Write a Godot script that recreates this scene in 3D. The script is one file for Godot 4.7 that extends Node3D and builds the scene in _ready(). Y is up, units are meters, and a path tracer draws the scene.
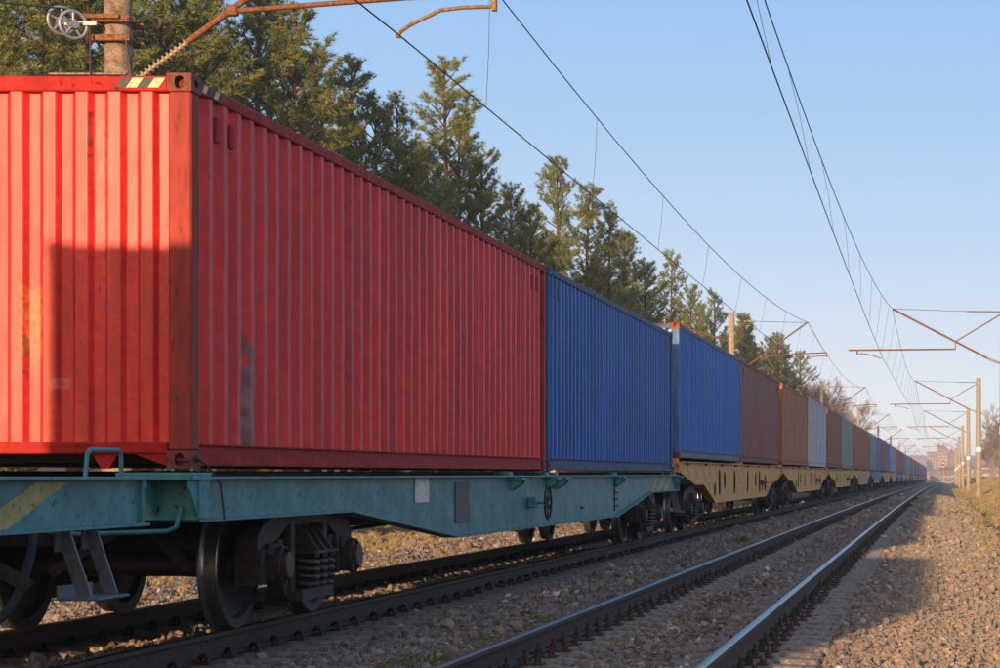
extends Node3D
# Freight train beside a double railway track. Units are metres, y = 0 is the top of the rails,
# the tracks run along -z; "d" below is the distance along the track (z = -d).

const AXIS_TRAIN := -6.11
const AXIS_NEAR := -2.23
const CW := 2.438
const CL := 12.192
const CH := 2.591

var M := {}
var cache := {}
var used := {}
var rng := RandomNumberGenerator.new()
var noise := FastNoiseLite.new()

# ------------------------------------------------------------------ mesh builder
class MB:
	var v := PackedVector3Array()
	var n := PackedVector3Array()
	var uv := PackedVector2Array()
	var c := PackedColorArray()
	var use_uv := false
	var use_c := false
	var col := Color(1, 1, 1)
	func tri(a: Vector3, b: Vector3, cc: Vector3, na: Vector3, nb: Vector3, nc: Vector3) -> void:
		var g := (cc - a).cross(b - a)
		if g.dot(na + nb + nc) < 0.0:
			v.append(a); v.append(cc); v.append(b)
			n.append(na); n.append(nc); n.append(nb)
		else:
			v.append(a); v.append(b); v.append(cc)
			n.append(na); n.append(nb); n.append(nc)
		if use_c:
			c.append(col); c.append(col); c.append(col)
	func quad(a: Vector3, b: Vector3, cc: Vector3, d: Vector3, out: Vector3) -> void:
		var g := (cc - a).cross(b - a)
		if g.length_squared() < 1e-14:
			g = (d - a).cross(cc - a)
		var nn := g.normalized()
		if nn.dot(out) < 0.0:
			nn = -nn
		tri(a, b, cc, nn, nn, nn)
		tri(a, cc, d, nn, nn, nn)
	func face3(a: Vector3, b: Vector3, cc: Vector3, out: Vector3) -> void:
		var nn := (cc - a).cross(b - a).normalized()
		if nn.dot(out) < 0.0:
			nn = -nn
		tri(a, b, cc, nn, nn, nn)
	func quad_uv(a: Vector3, b: Vector3, cc: Vector3, d: Vector3, out: Vector3, ua: Vector2, ub: Vector2, uc: Vector2, ud: Vector2) -> void:
		var nn := (cc - a).cross(b - a).normalized()
		var flip := nn.dot(out) < 0.0
		if flip:
			nn = -nn
		use_uv = true
		var vs := [a, b, cc, a, cc, d]
		var us := [ua, ub, uc, ua, uc, ud]
		var order := [0, 2, 1, 3, 5, 4] if flip else [0, 1, 2, 3, 4, 5]
		for i in order:
			v.append(vs[i]); n.append(nn); uv.append(us[i])
	func box(at: Vector3, s: Vector3, basis := Basis.IDENTITY) -> void:
		var h := s * 0.5
		for ax in 3:
			for sg in [-1.0, 1.0]:
				var o := Vector3.ZERO
				o[ax] = sg
				var i := (ax + 1) % 3
				var j := (ax + 2) % 3
				var p := []
				for k in [[-1.0, -1.0], [1.0, -1.0], [1.0, 1.0], [-1.0, 1.0]]:
					var q := Vector3.ZERO
					q[ax] = sg * h[ax]
					q[i] = k[0] * h[i]
					q[j] = k[1] * h[j]
					p.append(at + basis * q)
				quad(p[0], p[1], p[2], p[3], basis * o)
	# box with bevelled edges
	func bbox(at: Vector3, s: Vector3, b: float, basis := Basis.IDENTITY) -> void:
		var h := s * 0.5
		for ax in 3:
			var i := (ax + 1) % 3
			var j := (ax + 2) % 3
			for sg in [-1.0, 1.0]:
				var p := []
				for k in [[-1.0, -1.0], [1.0, -1.0], [1.0, 1.0], [-1.0, 1.0]]:
					var q := Vector3.ZERO
					q[ax] = sg * h[ax]
					q[i] = k[0] * (h[i] - b)
					q[j] = k[1] * (h[j] - b)
					p.append(at + basis * q)
				var o := Vector3.ZERO
				o[ax] = sg
				quad(p[0], p[1], p[2], p[3], basis * o)
			for si in [-1.0, 1.0]:
				for sj in [-1.0, 1.0]:
					var e := []
					for t in [-1.0, 1.0]:
						var q1 := Vector3.ZERO
						q1[ax] = t * (h[ax] - b); q1[i] = si * h[i]; q1[j] = sj * (h[j] - b)
						var q2 := Vector3.ZERO
						q2[ax] = t * (h[ax] - b); q2[i] = si * (h[i] - b); q2[j] = sj * h[j]
						e.append(at + basis * q1)
						e.append(at + basis * q2)
					var o2 := Vector3.ZERO
					o2[i] = si; o2[j] = sj
					quad(e[0], e[1], e[3], e[2], basis * o2)
		for sx in [-1.0, 1.0]:
			for sy in [-1.0, 1.0]:
				for sz in [-1.0, 1.0]:
					var sv := Vector3(sx, sy, sz)
					var a := Vector3(h.x, h.y - b, h.z - b) * sv
					var bb := Vector3(h.x - b, h.y, h.z - b) * sv
					var cc := Vector3(h.x - b, h.y - b, h.z) * sv
					face3(at + basis * a, at + basis * bb, at + basis * cc, basis * sv)
	func beam(a: Vector3, b: Vector3, w: float, h: float) -> void:
		var z := (b - a).normalized()
		var up := Vector3.UP if absf(z.y) < 0.95 else Vector3.RIGHT
		var x := up.cross(z).normalized()
		var y := z.cross(x)
		box((a + b) * 0.5, Vector3(w, h, a.distance_to(b)), Basis(x, y, z))
	# a tube through points; radii may be one number or one for each point
	func tube(pts: Array, r, sides := 8, caps := true) -> void:
		var prev := []
		var prevn := []
		var x := Vector3.ZERO
		for k in pts.size():
			var p: Vector3 = pts[k]
			var t: Vector3
			if k == 0:
				t = (pts[1] as Vector3) - p
			elif k == pts.size() - 1:
				t = p - (pts[k - 1] as Vector3)
			else:
				t = (pts[k + 1] as Vector3) - (pts[k - 1] as Vector3)
			t = t.normalized()
			if k == 0:
				x = (Vector3.UP if absf(t.y) < 0.9 else Vector3.RIGHT).cross(t).normalized()
			else:
				x = (x - t * x.dot(t)).normalized()
			var y := t.cross(x)
			var rad: float = r[k] if r is Array else r
			var ring := []
			var ringn := []
			for s in sides:
				var a := TAU * s / sides
				var dn := x * cos(a) + y * sin(a)
				ring.append(p + dn * rad)
				ringn.append(dn)
			if k > 0:
				for s in sides:
					var s2 := (s + 1) % sides
					tri(prev[s], prev[s2], ring[s2], prevn[s], prevn[s2], ringn[s2])
					tri(prev[s], ring[s2], ring[s], prevn[s], ringn[s2], ringn[s])
			if caps and (k == 0 or k == pts.size() - 1):
				var o := -t if k == 0 else t
				for s in sides:
					tri(p, ring[s], ring[(s + 1) % sides], o, o, o)
			prev = ring
			prevn = ringn
	# a lathed profile: list of (distance along the axis, radius); sharp edges between the bands
	func lathe(o: Vector3, axis: Vector3, prof: Array, sides := 24) -> void:
		var x := (Vector3.UP if absf(axis.y) < 0.9 else Vector3.RIGHT).cross(axis).normalized()
		var y := axis.cross(x)
		for k in prof.size() - 1:
			var a: Vector2 = prof[k]
			var b: Vector2 = prof[k + 1]
			var tn := Vector2(-(b.y - a.y), b.x - a.x).normalized() # (along, out)
			for s in sides:
				var t0 := TAU * s / sides
				var t1 := TAU * (s + 1) / sides
				var d0 := x * cos(t0) + y * sin(t0)
				var d1 := x * cos(t1) + y * sin(t1)
				var n0 := axis * tn.x + d0 * tn.y
				var n1 := axis * tn.x + d1 * tn.y
				var pa0 := o + axis * a.x + d0 * a.y
				var pa1 := o + axis * a.x + d1 * a.y
				var pb0 := o + axis * b.x + d0 * b.y
				var pb1 := o + axis * b.x + d1 * b.y
				if a.y > 1e-5:
					tri(pa0, pa1, pb1, n0, n1, n1)
				if b.y > 1e-5:
					tri(pa0, pb1, pb0, n0, n1, n0)
	# a polygon (u, w) swept along "by": p = o + U * u + W * w
	func prism(o: Vector3, U: Vector3, W: Vector3, by: Vector3, poly: Array) -> void:
		var pv := PackedVector2Array(poly)
		var idx := Geometry2D.triangulate_polygon(pv)
		for k in range(0, idx.size(), 3):
			var a := o + U * pv[idx[k]].x + W * pv[idx[k]].y
			var b := o + U * pv[idx[k + 1]].x + W * pv[idx[k + 1]].y
			var d := o + U * pv[idx[k + 2]].x + W * pv[idx[k + 2]].y
			face3(a, b, d, -by)
			face3(a + by, b + by, d + by, by)
		var cw := Geometry2D.is_polygon_clockwise(pv)
		for k in pv.size():
			var p := pv[k]
			var q := pv[(k + 1) % pv.size()]
			var e := q - p
			var nn := Vector2(e.y, -e.x) if not cw else Vector2(-e.y, e.x)
			var a := o + U * p.x + W * p.y
			var b := o + U * q.x + W * q.y
			quad(a, b, b + by, a + by, U * nn.x + W * nn.y)
	# a rectangular face with an oval pocket or hole in it
	func oval_face(at: Vector3, U: Vector3, W: Vector3, nrm: Vector3, hw: float, hh: float, rx: float, ry: float, depth: float, closed: bool, off := Vector2.ZERO) -> void:
		var seg := 20
		for s in seg:
			var pts := []
			for t in [s, s + 1]:
				var a: float = TAU * (t + 0.5) / seg
				var ca := cos(a)
				var sa := sin(a)
				var k := 1e9
				var ex := rx * ca
				var ey := ry * sa
				# squarish oval: push the straight sides out
				var f := minf(1.0 / maxf(absf(ca), 1e-6), 1.0 / maxf(absf(sa), 1e-6))
				ex *= lerpf(1.0, f, 0.25)
				ey *= lerpf(1.0, f, 0.25)
				if absf(ex) > 1e-6:
					k = minf(k, (hw - off.x * signf(ex)) / absf(ex))
				if absf(ey) > 1e-6:
					k = minf(k, (hh - off.y * signf(ey)) / absf(ey))
				var rim := Vector2(ex * k + off.x, ey * k + off.y)
				pts.append([at + U * (ex + off.x) + W * (ey + off.y), at + U * rim.x + W * rim.y, rim, a])
			quad(pts[0][0], pts[1][0], pts[1][1], pts[0][1], nrm)
			# the corner between two rays that meet different sides
			var c0: Vector2 = pts[0][2]
			var c1: Vector2 = pts[1][2]
			if absf(c0.x - c1.x) > 1e-5 and absf(c0.y - c1.y) > 1e-5:
				var cr := Vector2(signf(cos(pts[0][3] + PI / seg)) * hw, signf(sin(pts[0][3] + PI / seg)) * hh)
				face3(pts[0][1], at + U * cr.x + W * cr.y, pts[1][1], nrm)
			var inward := at + U * off.x + W * off.y - (pts[0][0] as Vector3)
			quad(pts[0][0], pts[1][0], pts[1][0] - nrm * depth, pts[0][0] - nrm * depth, inward)
			if closed:
				face3(at - nrm * depth + U * off.x + W * off.y, pts[0][0] - nrm * depth, pts[1][0] - nrm * depth, nrm)
	func arrays() -> Array:
		var a := []
		a.resize(Mesh.ARRAY_MAX)
		a[Mesh.ARRAY_VERTEX] = v
		a[Mesh.ARRAY_NORMAL] = n
		if use_uv and uv.size() == v.size():
			a[Mesh.ARRAY_TEX_UV] = uv
		if use_c and c.size() == v.size():
			a[Mesh.ARRAY_COLOR] = c
		return a
	func mesh(into: ArrayMesh = null) -> ArrayMesh:
		var m := into if into else ArrayMesh.new()
		m.add_surface_from_arrays(Mesh.PRIMITIVE_TRIANGLES, arrays())
		return m

# ------------------------------------------------------------------ scene helpers
func numbered(called: String) -> String:
	if not used.has(called):
		used[called] = 0
		return called
	used[called] += 1
	return "%s_%03d" % [called, used[called]]

func thing(called: String, label: String, category: String, at := Vector3.ZERO, group := "") -> Node3D:
	var o := Node3D.new()
	o.name = numbered(called)
	o.position = at
	add_child(o)
	tag(o, label, category, group)
	return o

func tag(o: Node3D, label: String, category: String, group := "", kind := "") -> Node3D:
	if label: o.set_meta("label", label)
	if category: o.set_meta("category", category)
	if group: o.set_meta("group", group)
	if kind: o.set_meta("kind", kind)
	return o

func part(called: String, mesh: Mesh, mat, parent: Node3D, at := Vector3.ZERO, turn := 0.0) -> MeshInstance3D:
	var o := MeshInstance3D.new()
	o.name = called
	o.mesh = mesh
	if mat is Array:
		for k in mat.size():
			o.set_surface_override_material(k, mat[k])
	else:
		o.material_override = mat
	o.position = at
	o.rotation.y = turn
	parent.add_child(o, true)
	return o

func solo(called: String, mesh: Mesh, mat, label: String, category: String, group := "", at := Vector3.ZERO) -> MeshInstance3D:
	var o := part(numbered(called), mesh, mat, self, at)
	tag(o, label, category, group)
	return o

func structure(called: String, mesh: Mesh, mat) -> MeshInstance3D:
	var o := part(called, mesh, mat, self)
	o.set_meta("kind", "structure")
	return o

func stuff_copies(called: String, mesh: Mesh, mat, xf: Array, cols: Array, label: String, category: String, parent: Node3D = null) -> MultiMeshInstance3D:
	var mm := MultiMesh.new()
	mm.transform_format = MultiMesh.TRANSFORM_3D
	mm.use_colors = cols.size() > 0
	mm.mesh = mesh
	mm.instance_count = xf.size()
	for i in xf.size():
		mm.set_instance_transform(i, xf[i])
		if cols.size() > 0:
			mm.set_instance_color(i, cols[i])
	var o := MultiMeshInstance3D.new()
	o.multimesh = mm
	o.material_override = mat
	if parent == null:
		o.name = numbered(called)
		add_child(o)
		tag(o, label, category)
	else:
		o.name = called
		parent.add_child(o, true)
	o.set_meta("kind", "stuff")
	return o

# the line of the railway: a slight bend to the right and a slight fall far away
func bend(d: float) -> float:
	return 0.005 * (sqrt((d - 60.0) * (d - 60.0) + 900.0) + d - 60.0) * 0.5

func fall(d: float) -> float:
	return -0.0025 * (sqrt((d - 150.0) * (d - 150.0) + 1600.0) + d - 150.0) * 0.5 + 0.0025 * 5.17

func at(x: float, y: float, d: float) -> Vector3:
	return Vector3(x + bend(d), y + fall(d), -d)

func lerp_table(t: Array, x: float) -> float:
	if x <= t[0][0]:
		return t[0][1]
	for k in range(1, t.size()):
		if x <= t[k][0]:
			var f: float = (x - t[k - 1][0]) / (t[k][0] - t[k - 1][0])
			return lerpf(t[k - 1][1], t[k][1], f)
	return t[t.size() - 1][1]

const CROSS := [[-400.0, 22.0], [-100.0, 7.0], [-60.0, 3.5], [-30.0, 0.5], [-18.0, -0.35], [-12.0, -0.5], [-9.8, -0.52], [-8.5, -0.42], [-7.7, -0.25], [-7.3, -0.245], [-6.7, -0.265], [-6.3, -0.235], [-5.92, -0.235], [-5.5, -0.265], [-4.8, -0.255], [-4.2, -0.215], [-3.6, -0.235], [-2.9, -0.272], [-2.6, -0.262], [-2.4, -0.238], [-2.05, -0.238], [-1.85, -0.262], [-1.6, -0.272], [-1.0, -0.268], [-0.75, -0.24], [-0.2, -0.275], [0.5, -0.42], [1.2, -0.6], [2.0, -0.62], [3.0, -0.4], [4.5, 0.25], [6.0, 0.85], [9.0, 1.25], [20.0, 1.5], [60.0, 1.0], [400.0, 0.5]]

func height(x: float, d: float) -> float: # x is measured from the bent line
	var y := lerp_table(CROSS, x)
	var rough := 0.012
	if x < -8.5 or x > 0.6:
		rough = 0.07
	y += noise.get_noise_2d(x * 3.0, d * 3.0) * rough
	if x > 1.0:
		# the bank starts further on; beside the camera the ground stays low
		var k := smoothstep(25.0, 110.0, d)
		if x > 2.0:
			y = lerpf(minf(y, -0.45), y, k)
		y += noise.get_noise_2d(x * 0.7 + 50.0, d * 0.4) * 0.15 * smoothstep(1.0, 3.0, x)
	return y

# ------------------------------------------------------------------ textures and materials
func noise_bytes(size: int, seed_: int, freq: float, oct: int, kind := FastNoiseLite.TYPE_SIMPLEX_SMOOTH) -> PackedByteArray:
	var f := FastNoiseLite.new()
	f.seed = seed_
	f.frequency = freq
	f.fractal_octaves = oct
	f.noise_type = kind
	var im := f.get_seamless_image(size, size)
	im.convert(Image.FORMAT_L8)
	return im.get_data()

# two noises through two colour ramps, multiplied
func ramp_texture(size: int, seed_: int, f1: float, g1: Array, f2: float, g2: Array) -> ImageTexture:
	var a := noise_bytes(size, seed_, f1, 4)
	var b := noise_bytes(size, seed_ + 7, f2, 3)
	var r1 := ramp_lut(g1)
	var r2 := ramp_lut(g2)
	var out := PackedByteArray()
	out.resize(size * size * 3)
	for i in size * size:
		var c1: Color = r1[a[i]]
		var c2: Color = r2[b[i]]
		out[i * 3] = int(clampf(c1.r * c2.r, 0, 1) * 255)
		out[i * 3 + 1] = int(clampf(c1.g * c2.g, 0, 1) * 255)
		out[i * 3 + 2] = int(clampf(c1.b * c2.b, 0, 1) * 255)
	var im := Image.create_from_data(size, size, false, Image.FORMAT_RGB8, out)
	im.generate_mipmaps()
	return ImageTexture.create_from_image(im)

func ramp_lut(g: Array) -> Array:
	var gr := Gradient.new()
	var offs := PackedFloat32Array()
	var cols := PackedColorArray()
	for e in g:
		offs.append(e[0])
		cols.append(e[1])
	gr.offsets = offs
	gr.colors = cols
	var out := []
	for i in 256:
		out.append(gr.sample(i / 255.0))
	return out

func normal_texture(size: int, seed_: int, freq: float, strength: float) -> ImageTexture:
	var f := FastNoiseLite.new()
	f.seed = seed_
	f.frequency = freq
	f.fractal_octaves = 4
	var im := f.get_seamless_image(size, size)
	im.convert(Image.FORMAT_RGBA8)
	im.bump_map_to_normal_map(strength)
	im.generate_mipmaps()
	return ImageTexture.create_from_image(im)

func mat(c: Color, rough: float, metal := 0.0, tex: Texture2D = null, scale := 1.0, nrm: Texture2D = null, nscale := 0.5) -> StandardMaterial3D:
	var m := StandardMaterial3D.new()
	m.albedo_color = c.linear_to_srgb()
	m.roughness = rough
	m.metallic = metal
	if tex or nrm:
		m.uv1_triplanar = true
		m.uv1_world_triplanar = true
		m.uv1_scale = Vector3.ONE * scale
	if tex:
		m.albedo_texture = tex
	if nrm:
		m.normal_enabled = true
		m.normal_texture = nrm
		m.normal_scale = nscale
	return m

func g(x: float) -> Color:
	return Color(x, x, x)

# paint of one wall of a container: colour grain, rust runs and scuffs; "marks" are [u, v, width, height, colour, strength] in shares of the wall
func wall_texture(w: int, h: int, seed_: int, base: Color, rust: float, marks: Array, stretch := 6.0) -> ImageTexture:
	var f := FastNoiseLite.new()
	f.seed = seed_
	f.frequency = 0.02
	f.fractal_octaves = 4
	var f2 := FastNoiseLite.new()
	f2.seed = seed_ + 3
	f2.frequency = 0.05
	f2.fractal_octaves = 3
	var rr := RandomNumberGenerator.new()
	rr.seed = seed_ * 17 + 5
	var out := PackedByteArray()
	out.resize(w * h * 3)
	var rustc := Color(0.30, 0.16, 0.10)
	for y in h:
		for x in w:
			var a := f.get_noise_2d(x, y / stretch)
			var b := f2.get_noise_2d(x, y)
			var k := 1.0 + a * 0.16 + b * 0.10 + (rr.randf() - 0.5) * 0.05
			var c := base * k
			# chalky, slightly paler patches
			var pale := clampf(f.get_noise_2d(x * 0.3 + 400.0, y * 0.3) * 1.6, 0.0, 1.0) * 0.10
			c = c.lerp(Color(0.75, 0.66, 0.66), pale * 0.5)
			var run := f2.get_noise_2d(x * 1.7 + 900.0, y / (stretch * 2.5)) * 0.7 + b * 0.45
			var s := clampf((run - 0.52 + rust * 0.3) * 6.0, 0.0, 1.0)
			c = c.lerp(rustc * (1.0 + a * 0.5), s * 0.75)
			for mk in marks:
				var du: float = absf((x + 0.5) / w - mk[0]) / mk[2]
				var dv: float = absf((y + 0.5) / h - mk[1]) / mk[3]
				var edge: float = maxf(du, dv) + b * 0.8 + a * 0.3
				if edge < 1.0:
					c = c.lerp(mk[4] * (1.0 + b * 0.4), mk[5] * clampf((1.0 - edge) * 6.0, 0.0, 1.0))
			var i := (y * w + x) * 3
			out[i] = int(clampf(c.r, 0, 1) * 255)
			out[i + 1] = int(clampf(c.g, 0, 1) * 255)
			out[i + 2] = int(clampf(c.b, 0, 1) * 255)
	var im := Image.create_from_data(w, h, false, Image.FORMAT_RGB8, out)
	im.generate_mipmaps()
	return ImageTexture.create_from_image(im)

func wall_mat(tex: Texture2D, tint: Color, rough := 0.5) -> StandardMaterial3D:
	var m := StandardMaterial3D.new()
	m.albedo_texture = tex
	m.albedo_color = tint.linear_to_srgb()
	m.roughness = rough
	m.metallic_specular = 0.5 if rough < 0.5 else 0.4
	return m

func make_materials() -> void:
	var fine := ramp_texture(512, 11, 0.012, [[0.0, g(0.72)], [0.5, g(0.9)], [1.0, g(1.0)]], 0.09, [[0.0, g(0.8)], [0.55, g(1.0)], [1.0, g(1.0)]])
	var rusty := ramp_texture(512, 21, 0.015, [[0.0, Color(0.45, 0.36, 0.33)], [0.45, Color(0.8, 0.72, 0.68)], [1.0, Color(1, 0.95, 0.9)]], 0.08, [[0.0, g(0.6)], [0.6, g(0.95)], [1.0, g(1.0)]])
	var chipped := ramp_texture(512, 31, 0.02, [[0.0, Color(0.5, 0.34, 0.28)], [0.13, Color(0.62, 0.48, 0.42)], [0.2, g(0.9)], [0.6, g(0.96)], [1.0, g(1.0)]], 0.006, [[0.0, g(0.78)], [1.0, g(1.0)]])
	var soil := ramp_texture(1024, 41, 0.02, [[0.0, Color(0.5, 0.45, 0.42)], [0.5, Color(0.8, 0.75, 0.7)], [1.0, Color(1, 0.95, 0.9)]], 0.15, [[0.0, g(0.45)], [0.5, g(0.85)], [1.0, g(1.0)]])
	var bump := normal_texture(512, 51, 0.05, 6.0)
	var bump_fine := normal_texture(512, 61, 0.12, 4.0)
	M.fine = fine; M.rusty_tex = rusty; M.chipped = chipped
	M.soil = mat(Color(0.25, 0.185, 0.12), 0.95, 0.0, soil, 0.35, bump, 0.8)
	M.ballast = mat(Color(0.17, 0.14, 0.115), 0.95, 0.0, soil, 0.7, bump, 1.2)
	M.hill = mat(Color(0.12, 0.11, 0.085), 1.0, 0.0, soil, 0.02)
	M.stone = mat(Color(1, 1, 1), 0.9, 0.0, fine, 3.0, bump_fine, 0.4)
	M.stone.vertex_color_use_as_albedo = true
	M.sleeper = mat(Color(0.35, 0.325, 0.305), 0.9, 0.0, rusty, 1.3, bump_fine, 0.5)
	M.rail_rust = mat(Color(0.11, 0.066, 0.047), 0.9, 0.0, rusty, 2.0)
	M.rail_top = mat(Color(0.20, 0.195, 0.195), 0.3, 1.0, fine, 4.0)
	M.fastener = mat(Color(0.075, 0.055, 0.045), 0.7, 0.3, rusty, 4.0)
	M.steel_dark = mat(Color(0.055, 0.047, 0.042), 0.6, 0.35, rusty, 1.6, bump_fine, 0.3)
	M.cast = mat(Color(0.058, 0.046, 0.04), 0.65, 0.25, rusty, 1.8, bump_fine, 0.4)
	M.wheel = mat(Color(0.05, 0.037, 0.031), 0.6, 0.3, rusty, 1.5)
	M.tread = mat(Color(0.42, 0.38, 0.35), 0.33, 0.9, fine, 3.0)
	M.spring = mat(Color(0.10, 0.08, 0.07), 0.5, 0.5, rusty, 3.0)
	M.teal = mat(Color(0.10, 0.275, 0.285), 0.5, 0.0, chipped, 0.9)
	M.teal_light = mat(Color(0.07, 0.29, 0.31), 0.5, 0.0, chipped, 1.3)
	M.yellow_paint = mat(Color(0.52, 0.37, 0.11), 0.6, 0.0, chipped, 1.1)
	M.wagon_yellow = mat(Color(0.93, 0.44, 0.125), 0.6, 0.0, chipped, 0.8)
	for m in [M.teal, M.teal_light, M.wagon_yellow]:
		m.metallic_specular = 0.3
	M.grey_paint = mat(Color(0.13, 0.15, 0.18), 0.55, 0.2, chipped, 2.0)
	M.pale_plate = mat(Color(0.90, 0.73, 0.62), 0.7, 0.0, fine, 2.0)
	M.brown_plate = mat(Color(0.13, 0.11, 0.10), 0.7, 0.0, fine, 2.0)
	M.rubber = mat(Color(0.02, 0.02, 0.021), 0.7)
	M.red_handle = mat(Color(0.30, 0.04, 0.03), 0.6, 0.0, rusty, 3.0)
	M.hazard_yellow = mat(Color(0.75, 0.68, 0.36), 0.6, 0.0, fine, 3.0)
	M.hazard_black = mat(Color(0.035, 0.035, 0.035), 0.6, 0.0, fine, 3.0)
	M.concrete = mat(Color(0.44, 0.385, 0.31), 0.9, 0.0, rusty, 0.8, bump_fine, 0.4)
	M.concrete_warm = mat(Color(0.42, 0.345, 0.235), 0.9, 0.0, fine, 0.8, bump_fine, 0.4)
	M.tube = mat(Color(0.36, 0.17, 0.08), 0.75, 0.2, rusty, 2.0)
	M.tube_grey = mat(Color(0.30, 0.27, 0.25), 0.6, 0.4, rusty, 2.0)
	M.galvanised = mat(Color(0.38, 0.39, 0.42), 0.5, 0.5, fine, 2.0)
	M.wire = mat(Color(0.05, 0.048, 0.05), 0.55, 0.5)
	M.insulator = mat(Color(0.30, 0.26, 0.22), 0.35)
	M.porcelain = mat(Color(0.65, 0.62, 0.56), 0.3)
	M.white_mark = mat(Color(0.8, 0.79, 0.76), 0.6)
	M.bark = mat(Color(0.16, 0.085, 0.05), 0.95, 0.0, rusty, 1.0, bump, 0.8)
	M.bare_bark = mat(Color(0.22, 0.17, 0.135), 0.95)
	M.needle = mat(Color(1, 1, 1), 0.65)
	M.needle.vertex_color_use_as_albedo = true
	M.needle.backlight_enabled = true
	M.needle.backlight = Color(0.35, 0.38, 0.2)
	M.grass = mat(Color(1, 1, 1), 0.9)
	M.grass.vertex_color_use_as_albedo = true
	M.grass.backlight_enabled = true
	M.grass.backlight = Color(0.3, 0.28, 0.2)
	M.litter = mat(Color(0.78, 0.78, 0.8), 0.7)

# ------------------------------------------------------------------ camera, sky, light
func setup_view() -> void:
	var cam := Camera3D.new()
	cam.name = "camera"
	# the lens looks straight along the rails and is shifted up and to the left
	var f := 2090.0
	var near := 0.1
	cam.projection = Camera3D.PROJECTION_FRUSTUM
	cam.keep_aspect = Camera3D.KEEP_HEIGHT
	cam.near = near
	cam.far = 6000.0
	cam.size = near * 684.0 / f
	cam.frustum_offset = Vector2((512.0 - 957.4) / f * near, (485.4 - 342.0) / f * near)
	cam.position = Vector3(0, 1.165, 0)
	add_child(cam)
	cam.make_current()
	var env := Environment.new()
	env.background_mode = Environment.BG_SKY
	var sm := ProceduralSkyMaterial.new()
	sm.sky_top_color = Color(0.385, 0.57, 0.745)
	sm.sky_horizon_color = Color(0.785, 0.785, 0.765)
	sm.sky_curve = 0.08
	sm.ground_bottom_color = Color(0.36, 0.30, 0.24)
	sm.ground_horizon_color = Color(0.55, 0.53, 0.5)
	sm.sun_angle_max = 90.0
	sm.sun_curve = 0.48
	var sky := Sky.new()
	sky.sky_material = sm
	env.sky = sky
	env.background_energy_multiplier = 1.0
	env.tonemap_mode = Environment.TONE_MAPPER_LINEAR
	env.tonemap_exposure = 1.75
	env.sdfgi_enabled = true
	env.ssao_enabled = true
	env.ssil_enabled = true
	env.fog_enabled = true
	env.fog_density = 0.0004
	env.fog_light_color = Color(0.86, 0.88, 0.92)
	var we := WorldEnvironment.new()
	we.name = "world_environment"
	we.environment = env
	add_child(we)
	var sun := DirectionalLight3D.new()
	sun.name = "sun"
	sun.light_color = Color(1.0, 0.835, 0.64)
	sun.light_energy = 1.32
	sun.light_angular_distance = 0.5
	sun.shadow_enabled = true
	sun.basis = Basis.looking_at(Vector3(1.15, -1.0, -7.0).normalized(), Vector3.UP)
	sun.position = Vector3(-20, 20, 120)
	add_child(sun)

# ------------------------------------------------------------------ ground
func strip_mesh(xs: Array, ds: Array, drop: Callable) -> ArrayMesh:
	var st := SurfaceTool.new()
	st.begin(Mesh.PRIMITIVE_TRIANGLES)
	var nx := xs.size()
	for d in ds:
		for x in xs:
			st.add_vertex(at(x, drop.call(x, d), d))
	for j in ds.size() - 1:
		for i in nx - 1:
			var a := j * nx + i
			var b := a + 1
			var c := a + nx
			var e := c + 1
			st.add_index(a); st.add_index(c); st.add_index(b)
			st.add_index(b); st.add_index(c); st.add_index(e)
	st.generate_normals()
	return st.commit()

func ground_height(x: float, d: float) -> float:
	var y := height(x, d)
	if x > -8.4 and x < 0.75:
		y -= 0.12 * smoothstep(0.0, 0.5, minf(x + 8.4, 0.75 - x)) + 0.02
	return y

func build_ground() -> void:
	var xs := [-400.0, -200.0, -100.0, -60.0, -45.0, -35.0, -30.0, -25.0]
	var x := -22.0
	while x < 12.0:
		xs.append(x)
		x += 0.5 if (x < -9 or x > 3) else 0.25
	xs.append_array([12.0, 14.0, 17.0, 20.0, 26.0, 35.0, 60.0, 100.0, 200.0, 400.0])
	var ds := [-60.0, -30.0, -15.0, 0.0]
	var d := 4.0
	while d < 4200.0:
		ds.append(d)
		d += maxf(0.5, d * 0.03)
	structure("ground", strip_mesh(xs, ds, ground_height), M.soil)
	var bx := []
	x = -8.8
	while x <= 1.0:
		bx.append(x)
		x += 0.1
	var bd := [-40.0, -20.0, 0.0]
	d = 6.0
	while d < 650.0:
		bd.append(d)
		d += maxf(0.2, d * 0.02)
	structure("ballast_bed", strip_mesh(bx, bd, func(px, pd): return height(px, pd)), M.ballast)

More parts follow.
